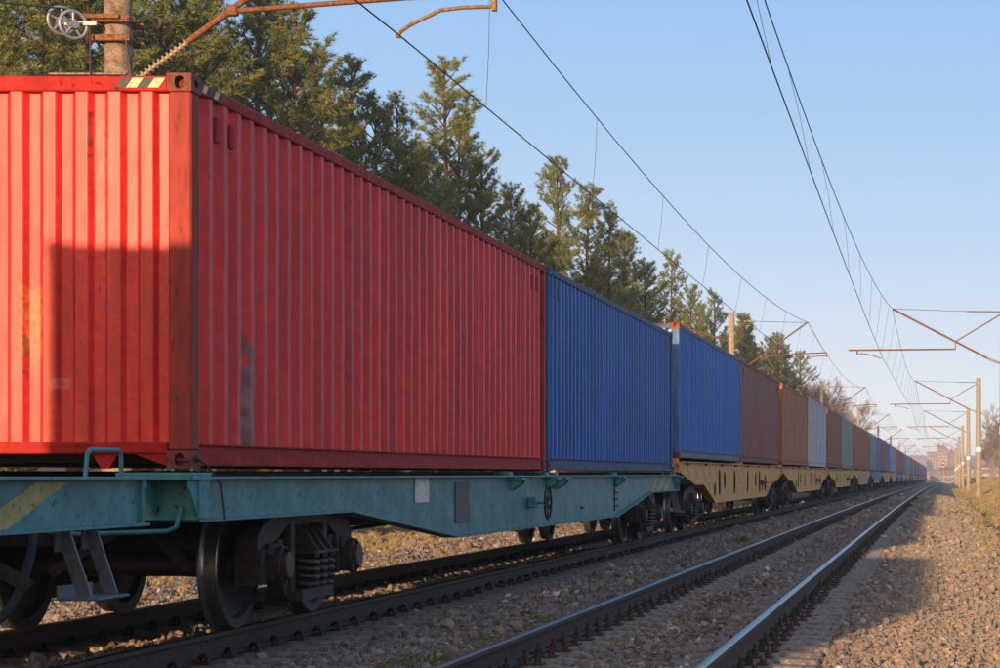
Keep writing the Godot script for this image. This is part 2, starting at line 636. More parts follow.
func stone_mesh(seed_: int) -> ArrayMesh:
	var r := RandomNumberGenerator.new()
	r.seed = seed_
	# a squashed, chipped octahedron split once: 32 faces
	var base := [Vector3(1, 0, 0), Vector3(-1, 0, 0), Vector3(0, 1, 0), Vector3(0, -1, 0), Vector3(0, 0, 1), Vector3(0, 0, -1)]
	var faces := [[0, 2, 4], [4, 2, 1], [1, 2, 5], [5, 2, 0], [4, 3, 0], [1, 3, 4], [5, 3, 1], [0, 3, 5]]
	var known := {}
	var jit := func(p: Vector3) -> Vector3:
		var key := Vector3i((p * 100.0).round())
		if not known.has(key):
			known[key] = p.normalized() * r.randf_range(0.58, 1.15) * Vector3(1.0, 0.7, 0.88)
		return known[key]
	var mb := MB.new()
	for fc in faces:
		var a: Vector3 = base[fc[0]]
		var b: Vector3 = base[fc[1]]
		var c: Vector3 = base[fc[2]]
		var ab := (a + b).normalized()
		var bc := (b + c).normalized()
		var ca := (c + a).normalized()
		for t in [[a, ab, ca], [ab, b, bc], [ca, bc, c], [ab, bc, ca]]:
			var p: Vector3 = jit.call(t[0])
			var q: Vector3 = jit.call(t[1])
			var s: Vector3 = jit.call(t[2])
			mb.face3(p, q, s, p + q + s)
	return mb.mesh()

func stone_colour(x: float, d: float) -> Color:
	var k := rng.randf()
	var c := Color(0.215, 0.165, 0.125)
	if k < 0.26:
		c = Color(0.27, 0.17, 0.12)
	elif k < 0.36:
		c = Color(0.33, 0.255, 0.19)
	elif k < 0.378:
		c = Color(0.5, 0.45, 0.38)
	elif k < 0.6:
		c = Color(0.15, 0.115, 0.095)
	elif k < 0.7:
		c = Color(0.23, 0.175, 0.155)
	c = c * rng.randf_range(0.75, 1.45)
	if x < -0.9: # stones in the train's shadow are greyed to stand in for shade
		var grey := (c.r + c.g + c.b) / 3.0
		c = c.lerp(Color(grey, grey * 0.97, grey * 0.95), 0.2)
	if x > -0.9:  # sunlight put into the colour: stones on the lit shoulder lightened to tan
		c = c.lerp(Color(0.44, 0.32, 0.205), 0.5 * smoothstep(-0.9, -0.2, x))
	# moss on the stones between the tracks
	if absf(x + 3.75) < 0.35 and noise.get_noise_2d(x * 5.0 + 70.0, d * 1.4) > 0.3 and rng.randf() < 0.75:
		c = Color(0.13, 0.13, 0.03) * rng.randf_range(0.7, 1.3)
	c.a = 1.0
	return c

func build_gravel() -> void:
	var meshes := []
	for k in 6:
		meshes.append(stone_mesh(100 + k))
	var xf := [[], [], [], [], [], []]
	var cols := [[], [], [], [], [], []]
	# bands along the track: [from, to, stones per square metre, size]
	var bands := [[10.5, 22.0, 760.0, 0.0212], [22.0, 40.0, 430.0, 0.0245], [40.0, 75.0, 105.0, 0.042], [75.0, 140.0, 26.0, 0.062]]
	for b in bands:
		var d0: float = b[0]
		var d1: float = b[1]
		var x0 := maxf(-13.0, -1075.0 / 2041.0 * d1)
		var x1 := minf(2.2, 215.0 / 2041.0 * d1 + 0.3)
		var count := int((d1 - d0) * (x1 - x0) * b[2])
		for k in count:
			var d := rng.randf_range(d0, d1)
			var x := rng.randf_range(x0, x1)
			var px := x * 2041.0 / d + 935.0
			if px < -140.0 or px > 1150.0:
				continue
			# fewer out on the soil at the sides
			if x > 0.9 and rng.randf() < (x - 0.9) * 1.1:
				continue
			if x < -11.0 and rng.randf() < (-11.0 - x) * 0.6:
				continue
			# sleepers and rails stay free for the most part
			var on_sleeper := fposmod(d, 0.55) < 0.26
			var u := minf(absf(x - AXIS_NEAR), absf(x - AXIS_TRAIN))
			var lift := 0.0
			if u < 1.33 and on_sleeper:
				var keep := 0.10
				if u < 0.5:
					keep = 0.5
				if u > 1.22:
					keep = 0.3
				if rng.randf() > keep:
					continue
				lift = 0.03
			if absf(u - 0.795) < 0.13:
				continue
			var s: float = b[3] * exp(rng.randfn(0.0, 0.40))
			var y := height(x, d) + s * rng.randf_range(-0.25, 0.45) + lift
			var bs := Basis.from_euler(Vector3(rng.randf() * TAU, rng.randf() * TAU, rng.randf() * TAU))
			bs = bs.scaled_local(Vector3(s * rng.randf_range(0.8, 1.35), s * rng.randf_range(0.75, 1.1), s))
			var m := rng.randi() % 6
			xf[m].append(Transform3D(bs, at(x, y, d)))
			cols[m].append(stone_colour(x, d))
	var all := thing("gravel", "brown and grey crushed stones of the ballast around the tracks", "gravel")
	all.set_meta("kind", "stuff")
	for m in 6:
		stuff_copies("stones", meshes[m], M.stone, xf[m], cols[m], "", "", all)

func grass_mesh(seed_: int, tall: float, blades: int, a: Color, b: Color) -> ArrayMesh:
	var r := RandomNumberGenerator.new()
	r.seed = seed_
	var mb := MB.new()
	mb.use_c = true
	for k in blades:
		var t := r.randf() * TAU
		var o := Vector3(cos(t), 0, sin(t)) * r.randf() * 0.08
		var h := tall * r.randf_range(0.5, 1.0)
		var lean := Vector3(r.randfn(), 0, r.randfn()) * 0.45 * h
		var side := Vector3(-sin(t), 0, cos(t)) * r.randf_range(0.003, 0.006)
		mb.col = a.lerp(b, r.randf()) * r.randf_range(0.8, 1.2)
		var mid := o + lean * 0.35 + Vector3.UP * h * 0.6
		var tip := o + lean + Vector3.UP * h * 0.85
		var nn := side.cross(Vector3.UP).normalized()
		mb.tri(o - side, o + side, mid + side, nn, nn, nn)
		mb.tri(o - side, mid + side, mid - side, nn, nn, nn)
		mb.tri(mid - side, mid + side, tip, nn, nn, nn)
	return mb.mesh()

func build_grass() -> void:
	var dry := [grass_mesh(1, 0.17, 26, Color(0.36, 0.265, 0.14), Color(0.25, 0.19, 0.10)), grass_mesh(2, 0.11, 26, Color(0.32, 0.245, 0.13), Color(0.2, 0.165, 0.085))]
	var green := grass_mesh(3, 0.13, 26, Color(0.17, 0.175, 0.06), Color(0.25, 0.215, 0.09))
	var sets := [[], [], []]
	for k in 15000: # the strip between the train and the wood
		var d := 14.0 + pow(rng.randf(), 1.4) * 110.0
		var x := rng.randf_range(-19.0, -9.3)
		if x > -11.5 and rng.randf() < 0.85:
			continue
		if noise.get_noise_2d(x * 2.0, d * 2.0) < -0.2:
			continue
		put_tuft(sets[rng.randi() % 2], x, d, rng.randf_range(0.7, 1.5))
	for k in 26000: # the bank on the other side
		var d := 24.0 + pow(rng.randf(), 1.5) * 260.0
		var x := rng.randf_range(1.1, 9.0)
		var px := x * 2041.0 / d + 935.0
		if px > 1150.0:
			continue
		var n := noise.get_noise_2d(x * 1.2 + 30.0, d * 0.35)
		if x < 2.6 and n > 0.1:
			put_tuft(sets[2], x, d, rng.randf_range(0.7, 1.4))
		elif x > 2.1 or rng.randf() < 0.15:
			put_tuft(sets[rng.randi() % 2], x, d, rng.randf_range(0.8, 1.7))
	for k in 260: # a few weeds in the ballast
		var d := rng.randf_range(20.0, 60.0)
		put_tuft(sets[2], -0.55 + rng.randfn() * 0.15, 22.5 + absf(rng.randfn()) * 0.5 if k < 40 else d, 0.5)
	var all := thing("dry_grass", "straw coloured dry grass beside the railway", "grass")
	all.set_meta("kind", "stuff")
	for k in 2:
		stuff_copies("tufts", dry[k], M.grass, sets[k], [], "", "", all)
	stuff_copies("green_grass", green, M.grass, sets[2], [], "short green grass at the foot of the bank", "grass")

func put_tuft(to: Array, x: float, d: float, s: float) -> void:
	to.append(Transform3D(Basis(Vector3.UP, rng.randf() * TAU).scaled(Vector3(s, s * rng.randf_range(0.8, 1.2), s)), at(x, height(x, d) - 0.02, d)))

# ------------------------------------------------------------------ tracks
func rail_mesh(x: float) -> ArrayMesh:
	# half profile of a heavy rail, top at y = 0
	var half := [Vector2(0.0, 0.0), Vector2(0.026, -0.001), Vector2(0.034, -0.006), Vector2(0.0365, -0.016), Vector2(0.0365, -0.036), Vector2(0.012, -0.05), Vector2(0.0095, -0.09), Vector2(0.012, -0.142), Vector2(0.03, -0.156), Vector2(0.075, -0.168), Vector2(0.075, -0.18)]
	var prof := []
	for k in range(half.size() - 1, -1, -1):
		prof.append(Vector2(-half[k].x, half[k].y))
	for k in range(1, half.size()):
		prof.append(half[k])
	var ds := [-20.0, 0.0]
	var d := 6.0
	while d < 640.0:
		ds.append(d)
		d += maxf(3.0, d * 0.05)
	var side := MB.new()
	var top := MB.new()
	for j in ds.size() - 1:
		for k in prof.size() - 1:
			var p: Vector2 = prof[k]
			var q: Vector2 = prof[k + 1]
			var e := q - p
			var out := Vector3(-e.y, e.x, 0).normalized()
			var is_top := absf(p.x) < 0.0355 and absf(q.x) < 0.0355 and p.y > -0.0065 and q.y > -0.0065
			var mb := top if is_top else side
			if is_top:
				# a little roundness across the head
				var n0 := Vector3(p.x * 9.0, 1, 0).normalized()
				var n1 := Vector3(q.x * 9.0, 1, 0).normalized()
				var a := at(x + p.x, p.y, ds[j])
				var b := at(x + q.x, q.y, ds[j])
				var c := at(x + q.x, q.y, ds[j + 1])
				var f := at(x + p.x, p.y, ds[j + 1])
				mb.tri(a, b, c, n0, n1, n1)
				mb.tri(a, c, f, n0, n1, n0)
			else:
				mb.quad(at(x + p.x, p.y, ds[j]), at(x + q.x, q.y, ds[j]), at(x + q.x, q.y, ds[j + 1]), at(x + p.x, p.y, ds[j + 1]), out)
	var m := side.mesh()
	return top.mesh(m)

func sleeper_mesh() -> ArrayMesh:
	var mb := MB.new()
	# long section along x: high at the rail seats, lower in the middle
	var tops := [[-1.35, -0.012], [-1.1, -0.002], [-0.55, 0.0], [-0.4, -0.022], [0.4, -0.022], [0.55, 0.0], [1.1, -0.002], [1.35, -0.012]]
	for k in tops.size() - 1:
		var xa: float = tops[k][0]
		var ya: float = tops[k][1]
		var xb: float = tops[k + 1][0]
		var yb: float = tops[k + 1][1]
		for s in [-1.0, 1.0]:
			mb.quad(Vector3(xa, ya, 0), Vector3(xb, yb, 0), Vector3(xb, yb, s * 0.085), Vector3(xa, ya, s * 0.085), Vector3.UP)
			mb.quad(Vector3(xa, ya, s * 0.085), Vector3(xb, yb, s * 0.085), Vector3(xb, yb - 0.02, s * 0.105), Vector3(xa, ya - 0.02, s * 0.105), Vector3(0, 1, s))
			mb.quad(Vector3(xa, ya - 0.02, s * 0.105), Vector3(xb, yb - 0.02, s * 0.105), Vector3(xb, -0.2, s * 0.14), Vector3(xa, -0.2, s * 0.14), Vector3(0, 0, s))
	for s in [-1.0, 1.0]:
		var x: float = 1.35 * s
		mb.quad(Vector3(x, -0.012, -0.085), Vector3(x, -0.012, 0.085), Vector3(x, -0.032, 0.105), Vector3(x, -0.032, -0.105), Vector3(s, 0, 0))
		mb.quad(Vector3(x, -0.032, -0.105), Vector3(x, -0.032, 0.105), Vector3(x, -0.2, 0.14), Vector3(x, -0.2, -0.14), Vector3(s, 0, 0))
	return mb.mesh()

func bolt_fastener_mesh() -> ArrayMesh: # one side of a rail: plate, clip and two studs with nuts
	var mb := MB.new()
	mb.box(Vector3(0.02, 0.008, 0), Vector3(0.19, 0.016, 0.13))
	mb.box(Vector3(-0.035, 0.032, 0), Vector3(0.075, 0.032, 0.07))
	mb.lathe(Vector3(-0.02, 0.04, 0), Vector3.UP, [Vector2(0, 0.026), Vector2(0.026, 0.026), Vector2(0.026, 0.013), Vector2(0.068, 0.012), Vector2(0.07, 0.0)], 6)
	mb.lathe(Vector3(0.075, 0.014, 0.0), Vector3.UP, [Vector2(0, 0.028), Vector2(0.03, 0.024), Vector2(0.03, 0.013), Vector2(0.062, 0.012), Vector2(0.064, 0.0)], 6)
	return mb.mesh()

func clip_fastener_mesh() -> ArrayMesh: # a sprung steel loop on a shoulder
	var mb := MB.new()
	mb.box(Vector3(0.0, 0.012, 0), Vector3(0.12, 0.024, 0.12))
	var pts := []
	for k in 11:
		var a := PI * k / 10.0
		pts.append(Vector3(0.0 + 0.044 * cos(a), 0.010 + 0.056 * sin(a), 0.035 * cos(a)))
	mb.tube(pts, 0.018, 7)
	mb.tube([Vector3(-0.045, 0.03, -0.06), Vector3(-0.045, 0.03, 0.06)], 0.011, 6)
	return mb.mesh()

func build_track(axis: float, label: String, fast: Mesh) -> void:
	var t := thing("railway_track", label, "track")
	for s in [-1.0, 1.0]:
		part("rail", rail_mesh(axis + 0.795 * s), [M.rail_rust, M.rail_top], t)
	if not cache.has("sleeper"):
		cache.sleeper = sleeper_mesh()
	var far := []
	var far_fast := []
	var r := RandomNumberGenerator.new()
	r.seed = 77
	var k0 := 16
	for k in range(k0, 640):
		var d := k * 0.55 + 0.13
		if d > 330.0:
			break
		var p := at(axis, -0.192, d)
		p.x += r.randf_range(-0.02, 0.02)
		p.y += r.randf_range(-0.006, 0.004)
		var turn := r.randf_range(-0.012, 0.012)
		if k - k0 < 230:
			var o := part("sleeper", cache.sleeper, M.sleeper, t, p, turn)
			if k - k0 < 66:
				for s in [-1.0, 1.0]:
					for e in [-1.0, 1.0]:
						var fo := part("fastener", fast, M.fastener, o, Vector3(0.795 * s + 0.105 * e, 0.0, 0.0), 0.0 if e > 0 else PI)
						fo.rotation.x = 0.0
			elif k - k0 < 190:
				for s in [-1.0, 1.0]:
					far_fast.append(Transform3D(Basis.IDENTITY, p + Vector3(0.795 * s + 0.105, 0, 0)))
		else:
			far.append(Transform3D(Basis(Vector3.UP, turn), p))
	stuff_copies("sleepers", cache.sleeper, M.sleeper, far, [], "", "", t)
	stuff_copies("fasteners", fast, M.fastener, far_fast, [], "", "", t)

# ------------------------------------------------------------------ containers
func corrugated(length: float, y0: float, y1: float, pitch: float, depth: float, runs: Array, rows: int, dent: float, seed_: int, shift := 0.0) -> ArrayMesh:
	# a wall in the x-y plane facing +z, centred on x = 0; runs: shares of a pitch for outer flat, slope, inner flat, slope
	var n := FastNoiseLite.new()
	n.seed = seed_
	n.frequency = 0.9
	var count := int(floor((length - 0.02) / pitch))
	var margin := (length - count * pitch) * 0.5
	var line := [Vector2(-length * 0.5, -depth)]
	var x := -length * 0.5 + margin + shift
	for k in count:
		line.append(Vector2(x + pitch * runs[2] * 0.5, -depth))
		line.append(Vector2(x + pitch * (runs[2] * 0.5 + runs[1]), 0.0))
		line.append(Vector2(x + pitch * (runs[2] * 0.5 + runs[1] + runs[0]), 0.0))
		line.append(Vector2(x + pitch * (runs[2] * 0.5 + runs[1] + runs[0] + runs[3]), -depth))
		x += pitch
	line.append(Vector2(length * 0.5, -depth))
	# round every fold: cut the corner and turn the normal across the cut
	var segs := [] # [a, b, normal at a, normal at b]
	var cut := (0.009 if pitch < 0.25 else 0.004) if dent > 0.0 else 0.0
	var nrm := []
	for k in line.size() - 1:
		var e: Vector2 = line[k + 1] - line[k]
		nrm.append(Vector2(-e.y, e.x).normalized())
	for k in line.size() - 1:
		var a: Vector2 = line[k]
		var b: Vector2 = line[k + 1]
		if a.distance_to(b) < 2.5 * cut + 1e-4:
			continue
		var e := (b - a).normalized()
		var a2 := a + e * (cut if k > 0 else 0.0)
		var b2 := b - e * (cut if k < line.size() - 2 else 0.0)
		if cut > 0.0 and segs.size() > 0:
			var last: Array = segs[segs.size() - 1]
			segs.append([last[1], a2, last[3], nrm[k]])
		segs.append([a2, b2, nrm[k], nrm[k]])
	var mb := MB.new()
	mb.use_uv = true
	for sg in segs:
		var a: Vector2 = sg[0]
		var b: Vector2 = sg[1]
		for j in rows:
			var ya := lerpf(y0, y1, float(j) / rows)
			var yb := lerpf(y0, y1, float(j + 1) / rows)
			var ps := []
			var ns := []
			var us := []
			for q in [[a, ya, sg[2]], [b, ya, sg[3]], [b, yb, sg[3]], [a, yb, sg[2]]]:
				var w: Vector2 = q[0]
				var yy: float = q[1]
				var nn: Vector2 = q[2]
				var dz := 0.0
				var n3 := Vector3(nn.x, 0, nn.y)
				if dent > 0.0:
					dz = dent_at(n, w.x, yy) * dent
					var gx := (dent_at(n, w.x + 0.02, yy) - dent_at(n, w.x - 0.02, yy)) * dent / 0.04
					var gy := (dent_at(n, w.x, yy + 0.02) - dent_at(n, w.x, yy - 0.02)) * dent / 0.04
					n3 = (n3 - Vector3(gx, gy, 0)).normalized()
				ps.append(Vector3(w.x, yy, w.y + dz))
				ns.append(n3)
				us.append(Vector2((w.x + length * 0.5) / length, 1.0 - (yy - y0) / (y1 - y0)))
			for t in [[0, 1, 2], [0, 2, 3]]:
				var g3: Vector3 = (ps[t[2]] - ps[t[0]]).cross(ps[t[1]] - ps[t[0]])
				var o: Array = t if g3.dot(ns[0]) >= 0.0 else [t[0], t[2], t[1]]
				for i in o:
					mb.v.append(ps[i])
					mb.n.append(ns[i])
					mb.uv.append(us[i])
	return mb.mesh()

func dent_at(n: FastNoiseLite, x: float, y: float) -> float:
	var a := n.get_noise_2d(x * 1.3, y)
	var b := n.get_noise_2d(x * 4.0 + 30.0, y * 3.0 + 40.0)
	return a + maxf(b - 0.25, 0.0) * 0.9

func casting_mesh() -> ArrayMesh:
	var mb := MB.new()
	var s := Vector3(0.162, 0.118, 0.178)
	var h := s * 0.5
	mb.oval_face(Vector3(0, 0, h.z), Vector3.RIGHT, Vector3.UP, Vector3.BACK, h.x, h.y, 0.032, 0.042, 0.11, true)
	mb.oval_face(Vector3(0, 0, -h.z), Vector3.RIGHT, Vector3.UP, Vector3.FORWARD, h.x, h.y, 0.032, 0.042, 0.11, true)
	mb.oval_face(Vector3(h.x, 0, 0), Vector3.BACK, Vector3.UP, Vector3.RIGHT, h.z, h.y, 0.036, 0.025, 0.08, true)
	mb.oval_face(Vector3(-h.x, 0, 0), Vector3.BACK, Vector3.UP, Vector3.LEFT, h.z, h.y, 0.036, 0.025, 0.08, true)
	for y in [-h.y, h.y]:
		mb.quad(Vector3(-h.x, y, -h.z), Vector3(h.x, y, -h.z), Vector3(h.x, y, h.z), Vector3(-h.x, y, h.z), Vector3(0, y, 0))
	return mb.mesh()

func container_meshes(far: bool) -> Dictionary:
	var key := "container_far" if far else "container_near"
	if cache.has(key):
		return cache[key]
	var r := {}
	var rows := 1 if far else 20
	var dent := 0.0 if far else 0.006
	r.side = corrugated(CL - 0.30, 0.165, CH - 0.105, 0.278, 0.036, [0.25, 0.25, 0.25, 0.25], rows, dent, 5)
	r.end = corrugated(CW - 0.30, 0.165, CH - 0.11, 0.2135, 0.044, [0.40, 0.12, 0.36, 0.12], rows, dent, 9, 0.06)
	var mb := MB.new()
	mb.box(Vector3(0, CH - 0.02, 0), Vector3(CW - 0.12, 0.006, CL - 0.3))
	r.roof = mb.mesh()
	mb = MB.new()
	mb.bbox(Vector3(0, 0, 0), Vector3(0.06, 0.085, CL - 0.356), 0.008)
	r.top_rail = mb.mesh()
	mb = MB.new() # a channel: web set back under a lip
	mb.bbox(Vector3(0, 0, 0), Vector3(0.05, 0.135, CL - 0.356), 0.006)
	mb.box(Vector3(0.03, 0.0725, 0), Vector3(0.03, 0.008, CL - 0.36))
	r.bottom_rail = mb.mesh()
	mb = MB.new()
	mb.bbox(Vector3.ZERO, Vector3(0.152, CH - 0.236, 0.15), 0.012)
	r.post = mb.mesh()
	mb = MB.new()
	mb.bbox(Vector3.ZERO, Vector3(CW - 0.324, 0.10, 0.08), 0.008)
	r.header = mb.mesh()
	mb = MB.new()
	mb.bbox(Vector3.ZERO, Vector3(CW - 0.324, 0.075, 0.10), 0.008)
	for s in [-1.0, 1.0]: # gussets down to the corner castings
		mb.prism(Vector3(0, 0, -0.03), Vector3.RIGHT, Vector3.UP, Vector3(0, 0, 0.06), [Vector2(s * 0.82, -0.036), Vector2(s * 1.054, -0.036), Vector2(s * 1.054, -0.12)])
	r.sill = mb.mesh()
	mb = MB.new()
	mb.box(Vector3(0, 0.14, 0), Vector3(CW - 0.2, 0.03, CL - 0.3))
	var z := -CL * 0.5 + 0.5
	while z < CL * 0.5 - 0.3:
		mb.box(Vector3(0, 0.085, z), Vector3(CW - 0.25, 0.09, 0.045))
		z += 0.33
	r.floor = mb.mesh()
	if far:
		mb = MB.new()
		mb.box(Vector3.ZERO, Vector3(0.162, 0.118, 0.178))
		r.casting = mb.mesh()
	else:
		r.casting = casting_mesh()
	mb = MB.new()
	mb.bbox(Vector3.ZERO, Vector3(0.03, 0.17, 0.07), 0.008)
	r.vent = mb.mesh()
	mb = MB.new()
	for k in 4:
		mb.tube([Vector3(-0.9 + k * 0.6, 0.2, 0.03), Vector3(-0.9 + k * 0.6, 2.4, 0.03)], 0.02, 6)
	r.bars = mb.mesh()
	cache[key] = r
	return r

# mats: side, end, frame (rails, posts), casting
func container(d0: float, base: float, mats: Dictionary, label: String, far: bool, group := "containers on the freight train") -> Node3D:
	var r := container_meshes(far)
	var dc := d0 + CL * 0.5
	var p := at(AXIS_TRAIN, base, dc)
	var t := thing("shipping_container", label, "container", p, group)
	t.rotation.y = -atan((bend(dc + 5.0) - bend(dc - 5.0)) / 10.0)
	var hw := CW * 0.5
	var hl := CL * 0.5
	for s in [-1.0, 1.0]:
		part("side_panel", r.side, mats.side, t, Vector3(s * (hw - 0.012), 0, 0), PI / 2 * s)
		if not far or s > 0:
			part("top_rail", r.top_rail, mats.frame, t, Vector3(s * (hw - 0.034), CH - 0.062, 0))
			part("bottom_rail", r.bottom_rail, mats.frame, t, Vector3(s * (hw - 0.048), 0.0855, 0), 0.0 if s > 0 else PI)
	part("end_panel", r.end, mats.end, t, Vector3(0, 0, hl - 0.025))
	part("door", r.end, mats.end, t, Vector3(0, 0, -hl + 0.03), PI)
	part("roof", r.roof, mats.frame, t)
	for e in [-1.0, 1.0]:
		part("end_header", r.header, mats.frame, t, Vector3(0, CH - 0.068, e * (hl - 0.05)))
		part("end_sill", r.sill, mats.frame, t, Vector3(0, 0.135, e * (hl - 0.06)))
		for s in [-1.0, 1.0]:
			part("corner_post", r.post, mats.post, t, Vector3(s * (hw - 0.079), CH * 0.5, e * (hl - 0.079)))
			for y in [0.059, CH - 0.059]:
				part("corner_casting", r.casting, mats.casting, t, Vector3(s * (hw - 0.081), y, e * (hl - 0.089)))
	part("floor", r.floor, M.steel_dark, t)
	if not far:
		for k in [0.52, 0.80]:
			part("vent", r.vent, mats.frame, t, Vector3(hw - 0.02, CH - 0.29, hl - k))
			part("vent", r.vent, mats.frame, t, Vector3(hw - 0.02, CH - 0.29, -hl + k))
	return t

func colours(side: Texture2D, end: Texture2D, tint: Color, frame: Color, post: Color, casting: Color, rough := 0.5) -> Dictionary:
	var fr := mat(frame, 0.65, 0.0, M.chipped, 1.1)
	fr.metallic_specular = 0.25
	return {"side": wall_mat(side, tint, 0.5), "end": wall_mat(end, tint, rough), "frame": fr, "post": streaked(post, 0.75), "casting": mat(casting, 0.7, 0.0, M.rusty_tex, 2.5)}

func streaked(c: Color, rough: float) -> StandardMaterial3D:
	var m := mat(c, rough, 0.0, M.chipped, 1.0)
	m.uv1_scale = Vector3(3.0, 0.45, 3.0)
	return m

func s2l(r: float, gg: float, b: float) -> Color:
	return Color(r / 255.0, gg / 255.0, b / 255.0).srgb_to_linear()

# ------------------------------------------------------------------ bogies and wagons
func wheel_mesh() -> ArrayMesh: # axis along x, outer face towards +x
	var a := MB.new()
	var o := Vector3.ZERO
	a.lathe(o, Vector3.RIGHT, [Vector2(0.09, 0.0), Vector2(0.09, 0.075), Vector2(0.085, 0.125), Vector2(0.03, 0.15), Vector2(0.012, 0.26), Vector2(0.03, 0.38), Vector2(0.065, 0.405), Vector2(0.07, 0.468)], 40)
	a.lathe(o, Vector3.RIGHT, [Vector2(-0.07, 0.49), Vector2(-0.065, 0.40), Vector2(-0.02, 0.37), Vector2(-0.03, 0.26), Vector2(-0.05, 0.15), Vector2(-0.09, 0.125), Vector2(-0.09, 0.0)], 40)
	var m := a.mesh()
	var b := MB.new()
	b.lathe(o, Vector3.RIGHT, [Vector2(0.07, 0.468), Vector2(0.062, 0.4735), Vector2(-0.025, 0.478), Vector2(-0.04, 0.486), Vector2(-0.048, 0.503), Vector2(-0.06, 0.505), Vector2(-0.07, 0.49)], 40)
	return b.mesh(m)

func bogie_meshes() -> Dictionary:
	if cache.has("bogie"):
		return cache.bogie
	var r := {}
	r.wheel = wheel_mesh()
	var mb := MB.new()
	mb.lathe(Vector3(-0.72, 0, 0), Vector3.RIGHT, [Vector2(0, 0.1), Vector2(0.3, 0.085), Vector2(1.14, 0.085), Vector2(1.44, 0.1)], 16)
	r.axle = mb.mesh()
	mb = MB.new()
	# side frame in the z-y plane, thickness along x
	var th := Vector3(0.15, 0, 0)
	var o := Vector3(-0.075, 0, 0)
	var U := Vector3.BACK
	mb.prism(o, U, Vector3.UP, th, [Vector2(-1.22, 0.56), Vector2(-1.2, 0.70), Vector2(-1.08, 0.78), Vector2(-0.62, 0.90), Vector2(0.62, 0.90), Vector2(1.08, 0.78), Vector2(1.2, 0.70), Vector2(1.22, 0.56), Vector2(1.06, 0.56), Vector2(1.03, 0.64), Vector2(0.82, 0.64), Vector2(0.5, 0.77), Vector2(-0.5, 0.77), Vector2(-0.82, 0.64), Vector2(-1.03, 0.64), Vector2(-1.06, 0.56)])
	for s in [-1.0, 1.0]:
		var column := [Vector2(s * 0.36, 0.25), Vector2(s * 0.47, 0.25), Vector2(s * 0.47, 0.78), Vector2(s * 0.36, 0.78)]
		mb.prism(o + Vector3(-0.012, 0, 0), U, Vector3.UP, th + Vector3(0.024, 0, 0), column)
		mb.prism(o + Vector3(0.01, 0, 0), U, Vector3.UP, th - Vector3(0.02, 0, 0), [Vector2(s * 0.72, 0.66), Vector2(s * 0.60, 0.66), Vector2(s * 0.38, 0.34), Vector2(s * 0.40, 0.17), Vector2(s * 0.55, 0.24)])
		mb.prism(o + Vector3(-0.02, 0, 0), U, Vector3.UP, th + Vector3(0.04, 0, 0), [Vector2(s * 0.73, 0.34), Vector2(s * 0.80, 0.34), Vector2(s * 0.80, 0.66), Vector2(s * 0.70, 0.66)])
		mb.prism(o + Vector3(-0.02, 0, 0), U, Vector3.UP, th + Vector3(0.04, 0, 0), [Vector2(s * 1.05, 0.34), Vector2(s * 1.2, 0.34), Vector2(s * 1.2, 0.6), Vector2(s * 1.05, 0.6)])
	mb.prism(o + Vector3(-0.06, 0, 0), U, Vector3.UP, th + Vector3(0.14, 0, 0), [Vector2(-0.42, 0.18), Vector2(0.42, 0.18), Vector2(0.40, 0.265), Vector2(-0.40, 0.265)])
	mb.prism(o + Vector3(-0.06, 0, 0), U, Vector3.UP, th + Vector3(0.1, 0, 0), [Vector2(-0.56, 0.868), Vector2(0.56, 0.868), Vector2(0.56, 0.912), Vector2(-0.56, 0.912)])
	r.frame = mb.mesh()
	mb = MB.new()
	mb.bbox(Vector3(0, 0, 0), Vector3(0.24, 0.25, 0.24), 0.03)
	mb.bbox(Vector3(0.0, 0.11, 0), Vector3(0.2, 0.1, 0.3), 0.02)
	mb.lathe(Vector3(0.12, 0, 0), Vector3.RIGHT, [Vector2(0, 0.145), Vector2(0.035, 0.145), Vector2(0.045, 0.135)], 20)
	for k in 6:
		var a := TAU * k / 6.0
		mb.lathe(Vector3(0.155, cos(a) * 0.125, sin(a) * 0.125), Vector3.RIGHT, [Vector2(0, 0.016), Vector2(0.02, 0.016), Vector2(0.02, 0.0)], 6)
	r.box = mb.mesh()
	mb = MB.new()
	mb.lathe(Vector3(0.165, 0, 0), Vector3.RIGHT, [Vector2(0, 0.1), Vector2(0.03, 0.1), Vector2(0.036, 0.09), Vector2(0.036, 0.0)], 20)
	r.cover = mb.mesh()
	mb = MB.new()
	var pts := []
	for k in 61:
		var a2 := TAU * 4.0 * k / 60.0
		pts.append(Vector3(cos(a2) * 0.09, 0.29 + 0.235 * k / 60.0, sin(a2) * 0.09))
	mb.tube(pts, 0.021, 8)
	r.spring = mb.mesh()
	mb = MB.new()
	mb.bbox(Vector3(0, 0.66, 0), Vector3(2.1, 0.22, 0.4), 0.02)
	mb.bbox(Vector3(0, 0.80, 0), Vector3(0.5, 0.12, 0.42), 0.02)
	for s in [-1.0, 1.0]:
		mb.box(Vector3(s * 1.08, 0.55, 0), Vector3(0.34, 0.022, 0.56))
		mb.box(Vector3(s * 0.7, 0.87, 0), Vector3(0.2, 0.14, 0.16))
		for z in [-0.2, -0.02, 0.16]:
			mb.prism(Vector3(s * 1.05, 0, z), Vector3(s, 0, 0), Vector3.UP, Vector3(0, 0, 0.025), [Vector2(0, 0.56), Vector2(0.19, 0.56), Vector2(0.08, 0.72), Vector2(0, 0.76)])
	r.bolster = mb.mesh()
	mb = MB.new() # brake beams and shoes
	for z in [-0.38, 0.38]:
		mb.tube([Vector3(-0.8, 0.42, z), Vector3(0.8, 0.42, z)], 0.04, 8)
		for s in [-1.0, 1.0]:
			mb.bbox(Vector3(s * 0.79, 0.44, z * 1.12), Vector3(0.09, 0.34, 0.07), 0.015)
